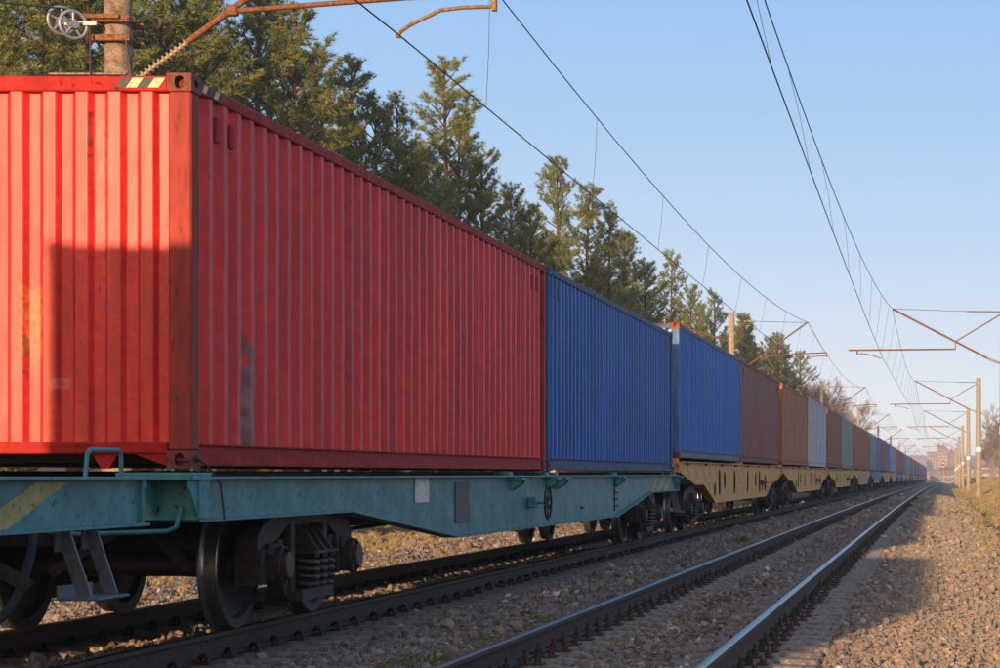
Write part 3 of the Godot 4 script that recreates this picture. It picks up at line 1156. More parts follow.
	mb.tube([Vector3(0.1, 0.4, -0.4), Vector3(0.1, 0.55, 0.4)], 0.025, 6)
	r.brake = mb.mesh()
	# one plain mesh for far wagons
	mb = MB.new()
	for s in [-1.0, 1.0]:
		for z in [-0.925, 0.925]:
			mb.lathe(Vector3(s * 0.72, 0.475, z), Vector3.RIGHT, [Vector2(-0.07, 0.0), Vector2(-0.07, 0.475), Vector2(0.07, 0.475), Vector2(0.07, 0.0)], 14)
			mb.box(Vector3(s * 1.05, 0.475, z), Vector3(0.24, 0.28, 0.28))
		mb.prism(Vector3(s * 1.0, 0, 0), U, Vector3.UP, Vector3(0.1, 0, 0), [Vector2(-1.2, 0.56), Vector2(-1.0, 0.75), Vector2(-0.6, 0.88), Vector2(0.6, 0.88), Vector2(1.0, 0.75), Vector2(1.2, 0.56), Vector2(0.8, 0.56), Vector2(0.45, 0.2), Vector2(-0.45, 0.2), Vector2(-0.8, 0.56)])
	mb.box(Vector3(0, 0.66, 0), Vector3(2.0, 0.24, 0.4))
	r.far = mb.mesh()
	cache.bogie = r
	return r

func bogie(parent: Node3D, z: float, far: bool) -> void:
	var r := bogie_meshes()
	if far:
		part("bogie", r.far, M.cast, parent, Vector3(0, 0, z))
		return
	var b := part("bogie", r.bolster, M.cast, parent, Vector3(0, 0, z))
	part("brake_rigging", r.brake, M.steel_dark, b)
	for e in [-0.925, 0.925]:
		part("axle", r.axle, M.wheel, b, Vector3(0, 0.478, e))
		for s in [-1.0, 1.0]:
			part("wheel", r.wheel, [M.wheel, M.tread], b, Vector3(s * 0.79, 0.478, e), 0.0 if s > 0 else PI)
			var bx := part("axle_box", r.box, M.cast, b, Vector3(s * 1.05, 0.478, e), 0.0 if s > 0 else PI)
			part("axle_cover", r.cover, M.cover, b, Vector3(s * 1.05, 0.478, e), 0.0 if s > 0 else PI)
	for s in [-1.0, 1.0]:
		part("side_frame", r.frame, M.cast, b, Vector3(s * 1.02, 0, 0), 0.0 if s > 0 else PI)
		for z2 in [-0.2, 0.0, 0.2]:
			part("coil_spring", r.spring, M.spring, b, Vector3(s * 1.14, 0, z2))
			part("coil_spring", r.spring, M.spring, b, Vector3(s * 0.95, 0, z2))

const TEAL_HALF := 12.43

func teal_meshes() -> Dictionary:
	if cache.has("teal"):
		return cache.teal
	var r := {}
	var hl := TEAL_HALF
	var top := 1.125
	var lo := 0.865
	var belly := 0.535
	var line := [Vector2(-hl, lo), Vector2(-hl + 3.5, lo), Vector2(-hl + 7.3, belly), Vector2(hl - 7.3, belly), Vector2(hl - 3.5, lo), Vector2(hl, lo)]
	var poly := [Vector2(-hl, top), Vector2(hl, top)]
	for k in range(line.size() - 1, -1, -1):
		poly.append(line[k])
	var mb := MB.new()
	mb.prism(Vector3(-0.012, 0, 0), Vector3.BACK, Vector3.UP, Vector3(0.024, 0, 0), poly)
	r.web = mb.mesh()
	mb = MB.new()
	mb.bbox(Vector3(0, top + 0.009, 0), Vector3(0.17, 0.018, hl * 2), 0.003)
	r.top_flange = mb.mesh()
	mb = MB.new()
	for k in line.size() - 1:
		var a: Vector2 = line[k]
		var b: Vector2 = line[k + 1]
		mb.prism(Vector3(-0.085, 0, 0), Vector3.BACK, Vector3.UP, Vector3(0.17, 0, 0), [a, b, b + Vector2(0, -0.018), a + Vector2(0, -0.018)])
	r.bottom_flange = mb.mesh()
	mb = MB.new()
	mb.bbox(Vector3(0, 0, 0), Vector3(0.012, 0.0, 0.0) + Vector3(0.055, 0.24, 0.016), 0.003)
	r.rib = mb.mesh()
	mb = MB.new()
	mb.bbox(Vector3(0, 0.84, 0), Vector3(0.42, 0.32, hl * 2 - 0.3), 0.01)
	r.spine = mb.mesh()
	mb = MB.new()
	mb.bbox(Vector3(0, 0.98, 0), Vector3(2.36, 0.2, 0.14), 0.01)
	r.cross = mb.mesh()
	mb = MB.new()
	mb.bbox(Vector3(0, 0.99, 0), Vector3(2.62, 0.27, 0.03), 0.006)
	mb.bbox(Vector3(0, 1.134, -0.07), Vector3(2.62, 0.018, 0.17), 0.004)
	r.end_beam = mb.mesh()
	mb = MB.new() # a bracket under a container corner
	mb.bbox(Vector3(0.07, 1.105, 0), Vector3(0.20, 0.03, 0.28), 0.004)
	for z in [-0.11, 0.11]:
		mb.prism(Vector3(-0.03, 0, z - 0.007), Vector3.RIGHT, Vector3.UP, Vector3(0, 0, 0.014), [Vector2(0, 1.09), Vector2(0.19, 1.09), Vector2(0.17, 1.04), Vector2(0, 0.93)])
	mb.bbox(Vector3(-0.08, 1.158, 0), Vector3(0.2, 0.052, 0.2), 0.01)
	r.bracket = mb.mesh()
	mb = MB.new() # the seat of a container at the end of the wagon, with two gussets on its face
	mb.bbox(Vector3(-0.13, 1.144, 0.03), Vector3(0.50, 0.05, 0.34), 0.006)
	mb.bbox(Vector3(0.09, 1.0, -0.06), Vector3(0.02, 0.26, 0.18), 0.003)
	mb.bbox(Vector3(-0.13, 0.99, 0.0), Vector3(0.42, 0.26, 0.02), 0.003)
	for x in [-0.2, 0.075]:
		mb.prism(Vector3(x, 0, 0.012), Vector3.BACK, Vector3.UP, Vector3(0.014, 0, 0), [Vector2(0, 1.118), Vector2(0.17, 1.118), Vector2(0.165, 1.07), Vector2(0.02, 0.89), Vector2(0.0, 0.89)])
	r.seat = mb.mesh()
	mb = MB.new()
	mb.bbox(Vector3(0, 1.10, 0), Vector3(0.16, 0.165, hl * 2 - 1.4), 0.008)
	r.deck_rail = mb.mesh()
	mb = MB.new() # automatic coupler
	mb.bbox(Vector3(0, 0.98, -0.25), Vector3(0.2, 0.2, 0.6), 0.03)
	mb.prism(Vector3(0, 0.86, 0), Vector3.RIGHT, Vector3.BACK, Vector3(0, 0.25, 0), [Vector2(-0.1, 0.0), Vector2(-0.22, 0.2), Vector2(-0.2, 0.42), Vector2(-0.08, 0.5), Vector2(-0.03, 0.3), Vector2(0.08, 0.3), Vector2(0.2, 0.42), Vector2(0.24, 0.25), Vector2(0.1, 0.0)])
	r.coupler = mb.mesh()
	mb = MB.new()
	var pts := []
	for k in 15:
		var f := k / 14.0
		pts.append(Vector3(0.30 - 0.28 * f * f, 0.82 - 0.60 * sin(f * 2.0), 0.15 + 0.42 * f))
	mb.tube(pts, 0.03, 8)
	r.hose = mb.mesh()
	mb = MB.new() # uncoupling lever
	mb.tube([Vector3(0.2, 0.80, 0.09), Vector3(0.55, 0.77, 0.09), Vector3(1.12, 0.79, 0.09), Vector3(1.18, 0.82, 0.09), Vector3(1.2, 0.95, 0.06)], 0.016, 8)
	r.lever = mb.mesh()
	mb = MB.new() # hand rail on the deck
	mb.tube([Vector3(0, 1.12, 0.06), Vector3(0, 1.13, 0.0), Vector3(0.0, 1.27, -0.03), Vector3(0.0, 1.30, -0.07), Vector3(0.0, 1.30, -0.48), Vector3(0.0, 1.27, -0.52), Vector3(0.0, 1.13, -0.52)], 0.0135, 8)
	r.handrail = mb.mesh()
	mb = MB.new() # foot step hung below the corner
	for z in [0.0, -0.36]:
		mb.bbox(Vector3(-0.02, 0.80, z), Vector3(0.02, 0.14, 0.12), 0.003)
		mb.beam(Vector3(0.0, 0.84, z), Vector3(0.10, 0.47, z - 0.05), 0.016, 0.075)
	mb.bbox(Vector3(0.08, 0.465, -0.22), Vector3(0.22, 0.016, 0.46), 0.004)
	mb.bbox(Vector3(-0.03, 0.50, -0.22), Vector3(0.012, 0.08, 0.46), 0.003)
	r.step = mb.mesh()
	mb = MB.new()
	mb.bbox(Vector3(0.0, 0, 0), Vector3(0.012, 0.24, 0.5), 0.003)
	r.plate = mb.mesh()
	mb = MB.new()
	mb.bbox(Vector3(0.05, 0, 0), Vector3(0.10, 0.13, 0.2), 0.01)
	mb.tube([Vector3(0.08, 0, 0), Vector3(0.24, 0, 0)], 0.018, 8)
	r.brake_box = mb.mesh()
	mb = MB.new()
	var ring := []
	for k in 25:
		var a3 := TAU * k / 24.0
		ring.append(Vector3(0, cos(a3) * 0.2, sin(a3) * 0.2))
	mb.tube(ring, 0.013, 6, false)
	for k in 3:
		var a4 := PI * k / 3.0
		mb.tube([Vector3(0, cos(a4) * 0.2, sin(a4) * 0.2), Vector3(0, -cos(a4) * 0.2, -sin(a4) * 0.2)], 0.01, 6)
	r.brake_wheel = mb.mesh()
	mb = MB.new()
	for k in 4:
		mb.bbox(Vector3(0.03, k * 0.1, 0), Vector3(0.05, 0.02, 0.08), 0.004)
	mb.bbox(Vector3(0.012, 0.15, 0.03), Vector3(0.016, 0.46, 0.02), 0.003)
	r.latch = mb.mesh()
	mb = MB.new()
	mb.prism(Vector3(0, 0, 0), Vector3.BACK, Vector3.UP, Vector3(0.003, 0, 0), [Vector2(0.68, -0.122), Vector2(0.26, -0.122), Vector2(-0.50, 0.122), Vector2(-0.08, 0.122)])
	r.stripe = mb.mesh()
	cache.teal = r
	return r

func teal_wagon(d0: float, far: bool, wide: float, label: String, paint = null) -> Node3D:
	var r := teal_meshes()
	var hl := TEAL_HALF
	var dc := d0 + hl
	var t := thing("flat_wagon", label, "wagon", at(AXIS_TRAIN, 0, dc), "flat wagons of the freight train")
	t.rotation.y = -atan((bend(dc + 5.0) - bend(dc - 5.0)) / 10.0)
	var main: StandardMaterial3D = paint if paint else M.teal
	for s in [-1.0, 1.0]:
		var w := part("side_beam", r.web, main, t, Vector3(s * wide, 0, 0))
		part("top_flange", r.top_flange, main, w)
		part("bottom_flange", r.bottom_flange, main, w)
		if not far:
			var k := -hl + 3.0
			while k < hl - 2.0:
				part("rib", r.rib, main, w, Vector3(-s * 0.045, 0.995, k))
				k += 1.9
	part("centre_sill", r.spine, M.steel_dark, t)
	for s in [-0.58, 0.58]:
		part("deck_rail", r.deck_rail, M.steel_dark, t, Vector3(s, 0, 0))
	if not far:
		if not cache.has("brake_gear"):
			var gm := MB.new()
			gm.lathe(Vector3(0.45, 0.72, -0.6), Vector3.BACK, [Vector2(0, 0), Vector2(0, 0.17), Vector2(0.45, 0.17), Vector2(0.45, 0.0)], 14)
			gm.lathe(Vector3(-0.5, 0.74, -2.2), Vector3.BACK, [Vector2(0, 0), Vector2(0.05, 0.2), Vector2(0.95, 0.2), Vector2(1.0, 0.0)], 14)
			gm.tube([Vector3(0.45, 0.72, -0.6), Vector3(0.2, 0.62, -5.0), Vector3(0.15, 0.55, -8.4)], 0.022, 6)
			gm.tube([Vector3(0.45, 0.72, -0.1), Vector3(0.2, 0.62, 4.5), Vector3(0.15, 0.55, 8.4)], 0.022, 6)
			for e in [-1.0, 1.0]:
				gm.tube([Vector3(0.6, 0.80, 0), Vector3(0.62, 0.82, e * 8.0), Vector3(0.66, 0.84, e * 11.0), Vector3(0.34, 0.82, e * 12.3)], 0.02, 6)
				gm.beam(Vector3(0.15, 0.85, e * 8.6), Vector3(0.15, 0.42, e * 8.9), 0.03, 0.09)
				gm.beam(Vector3(0.5, 0.86, e * 11.4), Vector3(0.95, 0.52, e * 11.7), 0.03, 0.08)
				gm.beam(Vector3(0.7, 0.86, e * 12.0), Vector3(0.25, 0.5, e * 12.25), 0.03, 0.06)
			cache.brake_gear = gm.mesh()
		part("brake_gear", cache.brake_gear, M.steel_dark, t)
	for k in 9:
		part("cross_member", r.cross, main if not far else M.steel_dark, t, Vector3(0, 0, lerpf(-hl + 0.6, hl - 0.6, k / 8.0)))
	for e in [-1.0, 1.0]:
		part("end_beam", r.end_beam, main, t, Vector3(0, 0, e * (hl + 0.016)), 0.0 if e > 0 else PI)
		bogie(t, e * (hl - 2.95), far)
		if not far:
			part("coupler", r.coupler, M.cast, t, Vector3(0, 0, e * hl), 0.0 if e > 0 else PI)
			part("brake_hose", r.hose, M.rubber, t, Vector3(0, 0, e * hl), 0.0 if e > 0 else PI)
			part("uncoupling_lever", r.lever, M.teal_light, t, Vector3(0, 0, e * hl), 0.0 if e > 0 else PI)
	return t

const YELLOW_HALF := 12.5

func yellow_meshes() -> Dictionary:
	if cache.has("yellow"):
		return cache.yellow
	var r := {}
	var hl := YELLOW_HALF
	var top := 1.385
	var bot := 0.55
	var mb := MB.new()
	var inner := hl - 6.0
	# tapered ends of the web
	for s in [-1.0, 1.0]:
		var p := [Vector2(s * hl, top), Vector2(s * hl, 1.2), Vector2(s * (hl - 2.3), 0.96), Vector2(s * (hl - 3.7), 0.96), Vector2(s * inner, bot), Vector2(s * inner, top)]
		mb.prism(Vector3(-0.012, 0, 0), Vector3.BACK, Vector3.UP, Vector3(0.024, 0, 0), p)
	# the middle of the web, in fields with upright oval holes
	var fields := [[0.8, 0.18, 0.14, -0.14], [0.9, 0.23, 0.30, 0.0], [1.1, 0.2, 0.2, 0.05], [3.0, 0.23, 0.28, 0.0]]
	var z := inner
	var all := fields.duplicate()
	var back := fields.duplicate()
	back.reverse()
	all.append_array(back)
	var total := 0.0
	for f in all:
		total += f[0]
	var k := inner * 2.0 / total
	for f in all:
		var w: float = f[0] * k
		var c := Vector3(0, (top + bot) * 0.5, z - w * 0.5)
		for s in [-1.0, 1.0]:
			mb.oval_face(c + Vector3(s * 0.012, 0, 0), Vector3.BACK, Vector3.UP, Vector3(s, 0, 0), w * 0.5, (top - bot) * 0.5, f[1], f[2], 0.024, false, Vector2(0, f[3]))
		z -= w
	r.web = mb.mesh()
	mb = MB.new()
	mb.bbox(Vector3(0, top + 0.009, 0), Vector3(0.16, 0.018, hl * 2), 0.003)
	r.top_flange = mb.mesh()
	mb = MB.new()
	var line := [Vector2(-hl, 1.2), Vector2(-hl + 2.3, 0.96), Vector2(-hl + 3.7, 0.96), Vector2(-inner, bot), Vector2(inner, bot), Vector2(hl - 3.7, 0.96), Vector2(hl - 2.3, 0.96), Vector2(hl, 1.2)]
	for q in line.size() - 1:
		var a: Vector2 = line[q]
		var b: Vector2 = line[q + 1]
		mb.prism(Vector3(-0.08, 0, 0), Vector3.BACK, Vector3.UP, Vector3(0.16, 0, 0), [a, b, b + Vector2(0, -0.016), a + Vector2(0, -0.016)])
	r.bottom_flange = mb.mesh()
	mb = MB.new()
	mb.bbox(Vector3(0, 1.0, 0), Vector3(0.42, 0.4, hl * 2 - 0.3), 0.01)
	r.spine = mb.mesh()
	mb = MB.new()
	mb.bbox(Vector3(0, 1.28, 0), Vector3(2.36, 0.16, 0.14), 0.01)
	r.cross = mb.mesh()
	mb = MB.new()
	mb.bbox(Vector3(0, 1.29, 0), Vector3(2.5, 0.2, 0.03), 0.006)
	mb.bbox(Vector3(0.95, 1.1, 0.04), Vector3(0.05, 0.5, 0.03), 0.004)
	r.end_beam = mb.mesh()
	mb = MB.new()
	mb.bbox(Vector3(-0.1, 1.426, 0), Vector3(0.24, 0.062, 0.24), 0.01)
	r.bracket = mb.mesh()
	mb = MB.new()
	mb.bbox(Vector3(0, 1.36, 0), Vector3(0.05, 0.035, 0.22), 0.004)
	r.socket = mb.mesh()
	cache.yellow = r
	return r

func yellow_wagon(d0: float, far: bool, label: String, paint = null) -> Node3D:
	var r := yellow_meshes()
	var hl := YELLOW_HALF
	var dc := d0 + hl
	var t := thing("flat_wagon", label, "wagon", at(AXIS_TRAIN, 0, dc), "flat wagons of the freight train")
	t.rotation.y = -atan((bend(dc + 5.0) - bend(dc - 5.0)) / 10.0)
	var main: StandardMaterial3D = paint if paint else M.wagon_yellow
	for s in [-1.0, 1.0]:
		var w := part("side_beam", r.web, main, t, Vector3(s * 1.2, 0, 0))
		part("top_flange", r.top_flange, main, w)
		part("bottom_flange", r.bottom_flange, main, w)
		if not far:
			for k in 8:
				part("tie_down_socket", r.socket, M.steel_dark, w, Vector3(s * 0.03, 0, lerpf(-hl + 1.5, hl - 1.5, k / 7.0)))
		for z in [-hl + 0.2, -0.35, 0.35, hl - 0.2]:
			part("container_bracket", r.bracket, main, t, Vector3(s * 1.18, 0, z))
	part("centre_sill", r.spine, M.steel_dark, t)
	for k in 9:
		part("cross_member", r.cross, M.steel_dark, t, Vector3(0, 0, lerpf(-hl + 0.6, hl - 0.6, k / 8.0)))
	for e in [-1.0, 1.0]:
		part("end_beam", r.end_beam, main, t, Vector3(0, 0, e * (hl + 0.016)), 0.0 if e > 0 else PI)
		bogie(t, e * (hl - 2.95), far)
		if not far:
			part("coupler", teal_meshes().coupler, M.cast, t, Vector3(0, 0, e * hl), 0.0 if e > 0 else PI)
	if not far: # brake wheel and its red handle near the far end
		var bw := part("brake_wheel", teal_meshes().brake_wheel, M.red_handle, t, Vector3(1.34, 0.92, -hl + 7.0))
		part("brake_shaft", teal_meshes().brake_box, M.red_handle, bw, Vector3(-0.14, 0, 0))
	return t

func build_train() -> void:
	M.cover = mat(Color(0.13, 0.075, 0.055), 0.6, 0.2, M.rusty_tex, 3.0)
	var r := teal_meshes()
	var hl := TEAL_HALF
	# --- the wagon before the red container (only its last end is in view), one tall container in its middle
	var w0 := teal_wagon(12.32 - 2 * hl, false, 1.27, "teal flat wagon end with yellow stripe, coupled before the red container's wagon")
	w0.rotation.y = 0.0
	part("handrail", r.handrail, M.teal_light, w0, Vector3(1.22, 0, -hl + 0.62))
	part("foot_step", r.step, M.grey_paint, w0, Vector3(1.28, 0, -hl + 1.05))
	for k in [1.5, 2.9]:
		part("yellow_stripe", r.stripe, M.yellow_paint, w0, Vector3(1.283, 0.992, -hl + k))
	var white := wall_texture(512, 128, 90, Color(0.8, 0.8, 0.8), 0.1, [])
	var tall := colours(white, white, s2l(170, 120, 60), s2l(170, 120, 60), s2l(160, 110, 60), s2l(140, 90, 50))
	var c0 := container(3.55 - CL, 1.195, tall, "tan container alone in the middle of its teal wagon", false)
	c0.scale.y = 2.896 / CH
	c0.rotation.y = 0.0
	c0.position.x -= 0.13
	for s in [-1.0, 1.0]:
		for e in [-1.0, 1.0]:
			part("container_bracket", r.bracket, M.teal_light, w0, Vector3(s * 1.2, 0, c0.position.z - w0.position.z + e * (CL * 0.5 - 0.15)), 0.0 if s > 0 else PI)
	# --- the teal wagon that carries the red and the first blue container
	var w1 := teal_wagon(13.28, false, 1.215, "long teal flat wagon with deep belly carrying red and blue containers")
	w1.rotation.y = 0.0
	for s in [-1.0, 1.0]:
		part("container_seat", r.seat, M.teal_light, w1, Vector3(s * 1.22, 0, hl + 0.03)).scale.x = s
		for z in [2.35, 0.15, -0.45, -5.3]:
			part("container_bracket", r.bracket, M.teal_light, w1, Vector3(s * 1.215, 0, z), 0.0 if s > 0 else PI)
		part("container_bracket", r.bracket, M.teal_light, w1, Vector3(s * 1.215, 0, -hl + 0.15), 0.0 if s > 0 else PI)
	part("notice_plate", r.plate, M.pale_plate, w1, Vector3(1.235, 1.01, hl - 6.0))
	var bp := part("notice_plate", r.plate, M.brown_plate, w1, Vector3(1.235, 0.87, hl - 7.65))
	bp.scale = Vector3(1, 1.75, 1.2)
	var bb := part("brake_box", r.brake_box, M.teal_light, w1, Vector3(1.23, 0.82, hl - 11.1))
	part("brake_wheel", r.brake_wheel, M.steel_dark, bb, Vector3(0.23, 0, 0))
	part("door_latch", r.latch, M.steel_dark, w1, Vector3(1.23, 0.68, hl - 17.6))
	part("label_holder", yellow_meshes().socket, M.steel_dark, w1, Vector3(1.23, -0.66, hl - 14.8)).scale = Vector3(0.6, 1, 1)
	for k in [1.0, 1.85, 2.7]:
		part("yellow_stripe", r.stripe, M.yellow_paint, w1, Vector3(1.2275, 0.992, -hl + k))
	part("handrail", r.handrail, M.teal_light, w1, Vector3(1.2, 0.0, -hl + 0.55)).scale.y = 1.0
	part("foot_step", r.step, M.grey_paint, w1, Vector3(1.22, 0, -hl + 0.55))
	# --- hero containers
	var redb := Color8(214, 47, 37)
	var red_side := wall_texture(1024, 256, 201, redb, 0.0, [[0.085, 0.86, 0.010, 0.17, Color8(120, 100, 100), 0.75], [0.30, 0.5, 0.002, 0.3, Color8(150, 90, 90), 0.4], [0.64, 0.35, 0.0015, 0.25, Color8(215, 150, 140), 0.5]], 8.0)
	var red_end := wall_texture(512, 512, 202, redb, 0.02, [[0.575, 0.66, 0.03, 0.10, Color8(215, 120, 50), 0.6], [0.57, 0.74, 0.02, 0.05, Color8(110, 70, 45), 0.5], [0.80, 0.35, 0.02, 0.3, Color8(222, 100, 90), 0.5], [0.75, 0.12, 0.006, 0.05, Color8(120, 60, 50), 0.6], [0.66, 0.83, 0.03, 0.02, Color8(220, 120, 110), 0.6]], 5.0)
	var rc := colours(red_side, red_end, g(0.92), s2l(190, 46, 40), s2l(172, 54, 40), s2l(150, 68, 46), 0.44)
	var red := container(13.36, 1.195, rc, "red corrugated container with sunlit end, first on the teal wagon", false)
	red.rotation.y = 0.0
	# hazard stripes on the top corner
	var st := MB.new()
	var sk := MB.new()
	for k in 4:
		var x0 := 1.045 - k * 0.072
		var tgt := st if k % 2 == 0 else sk
		tgt.prism(Vector3(0, CH - 0.112, CL * 0.5 - 0.0095), Vector3.RIGHT, Vector3.UP, Vector3(0, 0, 0.0025), [Vector2(x0 - 0.115, 0.018), Vector2(x0 - 0.045, 0.018), Vector2(x0, 0.082), Vector2(x0 - 0.07, 0.082)])
		tgt.prism(Vector3(CW * 0.5 - 0.0035, CH - 0.112, CL * 0.5 - 0.2), Vector3.FORWARD, Vector3.UP, Vector3(0.0025, 0, 0), [Vector2(k * 0.11, 0.022), Vector2(k * 0.11 + 0.07, 0.022), Vector2(k * 0.11 + 0.12, 0.078), Vector2(k * 0.11 + 0.05, 0.078)])
	part("hazard_stripe", st.mesh(), M.hazard_yellow, red)
	part("hazard_stripe", sk.mesh(), M.hazard_black, red)
	var lug := MB.new()
	lug.prism(Vector3(0.55, 0, CL * 0.5 - 0.09), Vector3.RIGHT, Vector3.UP, Vector3(0, 0, 0.05), [Vector2(0, 0.10), Vector2(0.17, 0.10), Vector2(0.11, 0.0), Vector2(0.06, 0.0)])
	part("lifting_lug", lug.mesh(), rc.frame, red)
	# a loose wire wound round the bottom casting
	var wr := MB.new()
	wr.tube([Vector3(1.12, 0.06, 6.10), Vector3(1.19, 0.05, 6.12), Vector3(1.235, 0.07, 6.05), Vector3(1.25, 0.02, 5.9), Vector3(1.31, -0.1, 5.82), Vector3(1.325, -0.34, 5.78)], 0.008, 5)
	part("tie_wire", wr.mesh(), M.rail_rust, red)
	var blue_side := wall_texture(1024, 256, 203, Color8(2, 82, 154), -0.02, [], 8.0)
	var blue := container(13.36 + CL + 0.07, 1.195, colours(blue_side, blue_side, g(0.9), s2l(92, 104, 140), s2l(42, 84, 150), s2l(60, 80, 120)), "royal blue container standing close behind the red one", false)
	blue.rotation.y = 0.0
	var scr := []
	for k in 9:
		scr.append([0.22 + k * 0.075 + 0.02 * sin(k * 4.0), 0.25 + 0.2 * absf(sin(k * 2.3)), 0.003 + 0.002 * (k % 3), 0.14 + 0.1 * absf(cos(k * 1.7)), Color8(120, 88, 116), 0.55])
	var blue2_side := wall_texture(1024, 256, 204, Color8(6, 96, 172), 0.03, scr, 10.0)
	var blue2_end := wall_texture(256, 256, 205, Color8(30, 112, 186), 0.02, [[0.5, 0.0, 0.6, 0.12, Color8(205, 212, 222), 1.0]], 4.0)
	# --- the rest: [colour name, tint]
	var y := 1.455
	var start := 38.75
	var b2 := colours(blue2_side, blue2_end, g(0.92), s2l(120, 124, 140), s2l(96, 138, 186), s2l(190, 100, 62))
	container(start, y, b2, "scratched blue container with rusty orange corner, first on yellow wagons", false)
	var plain := wall_texture(1024, 256, 206, Color(0.80, 0.80, 0.80), 0.2, [], 8.0)
	var worn := wall_texture(1024, 256, 207, Color(0.80, 0.78, 0.76), 0.4, [], 12.0)
	var kinds := {
		"brown": [s2l(144, 82, 72), plain], "orange brown": [s2l(180, 108, 64), worn], "pale blue": [s2l(190, 194, 204), worn], "dark brown": [s2l(142, 80, 64), plain],
		"sage green": [s2l(128, 152, 136), plain], "rust brown": [s2l(160, 92, 66), plain], "sea green": [s2l(112, 146, 156), plain], "dusty blue": [s2l(90, 108, 158), plain],
		"grey": [s2l(150, 158, 176), plain], "brick red": [s2l(178, 84, 68), plain], "bright blue": [s2l(44, 100, 180), plain], "orange": [s2l(196, 100, 70), plain], "pale green": [s2l(140, 160, 150), plain],
	}
	for k in kinds:
		var e: Array = kinds[k]
		var tt: Color = e[0]
		tt = tt * 1.25
		var post := tt.lerp(s2l(200, 110, 80), 0.35)
		kinds[k] = colours(e[1], e[1], tt, tt * 0.9, post, post)
	var order := ["brown", "orange brown", "pale blue", "dark brown", "sage green", "rust brown", "rust brown", "sea green", "dusty blue", "brown", "dusty blue", "grey", "grey", "brick red", "brick red", "bright blue", "orange", "sage green", "grey", "pale green", "dusty blue", "orange", "grey", "brown", "dusty blue", "grey", "brown", "dusty blue", "sea green", "rust brown", "grey", "bright blue", "brown", "dusty blue", "grey", "orange", "dusty blue", "brown", "sea green", "grey", "dusty blue"]
	var names := ["third", "fourth", "fifth", "sixth", "seventh", "eighth", "ninth", "tenth", "eleventh", "twelfth", "thirteenth", "fourteenth", "fifteenth", "sixteenth", "seventeenth", "eighteenth", "nineteenth", "twentieth"]
	var wagon_n := 0
	var d := start
	var k2 := 0
	M.wagon_pale = mat(Color(0.74, 0.39, 0.15), 0.6, 0.0, M.chipped, 0.8)
	M.wagon_blue = mat(Color(0.10, 0.24, 0.32), 0.6, 0.0, M.chipped, 0.8)
	while d < 560.0:
		var far := d > 92.0
		var ord_w: String = names[wagon_n - 1] if wagon_n > 0 and wagon_n - 1 < names.size() else ("second" if wagon_n == 0 else "last but %s" % ["one", "two", "three", "four", "five"][wagon_n % 5])
		var paint = null
		if wagon_n >= 3:
			paint = M.wagon_pale if wagon_n % 3 != 1 else M.wagon_blue
		yellow_wagon(d - 0.18, far, ["yellow flat wagon with oval slots under scratched blue and brown containers", "yellow slotted flat wagon under orange brown and pale blue containers", "yellow slotted flat wagon under dark brown and sage green containers"][wagon_n] if wagon_n < 3 else "flat wagon far along the train, beyond the yellow wagons", paint)
		for j in 2:
			if wagon_n == 0 and j == 0:
				continue
			var nm: String = order[k2 % order.size()]
			var label: String
			if k2 < names.size() - 1:
				label = "%s corrugated container, %s along the train counting from the red one" % [nm, names[k2 + 1]]
			else:
				label = "small distant %s container near the far end of the train" % nm
			container(d + j * (CL + 0.08), y, kinds[nm], label, far)
			k2 += 1
		d += 2 * CL + 0.08 + 1.12
		wagon_n += 1

# ------------------------------------------------------------------ overhead line
func insulator(mb: MB, a: Vector3, b: Vector3, rr: float, count: int) -> void:
	var ax := (b - a).normalized()
	var l := a.distance_to(b)
	var prof := [Vector2(0, 0.0), Vector2(0, rr * 0.35)]
	for k in count:
		var z := l * (k + 0.2) / count
		prof.append(Vector2(z, rr * 0.4))
		prof.append(Vector2(z + l * 0.25 / count, rr))
		prof.append(Vector2(z + l * 0.38 / count, rr))
		prof.append(Vector2(z + l * 0.6 / count, rr * 0.4))
	prof.append(Vector2(l, rr * 0.35))
	prof.append(Vector2(l, 0.0))
	mb.lathe(a, ax, prof, 10)

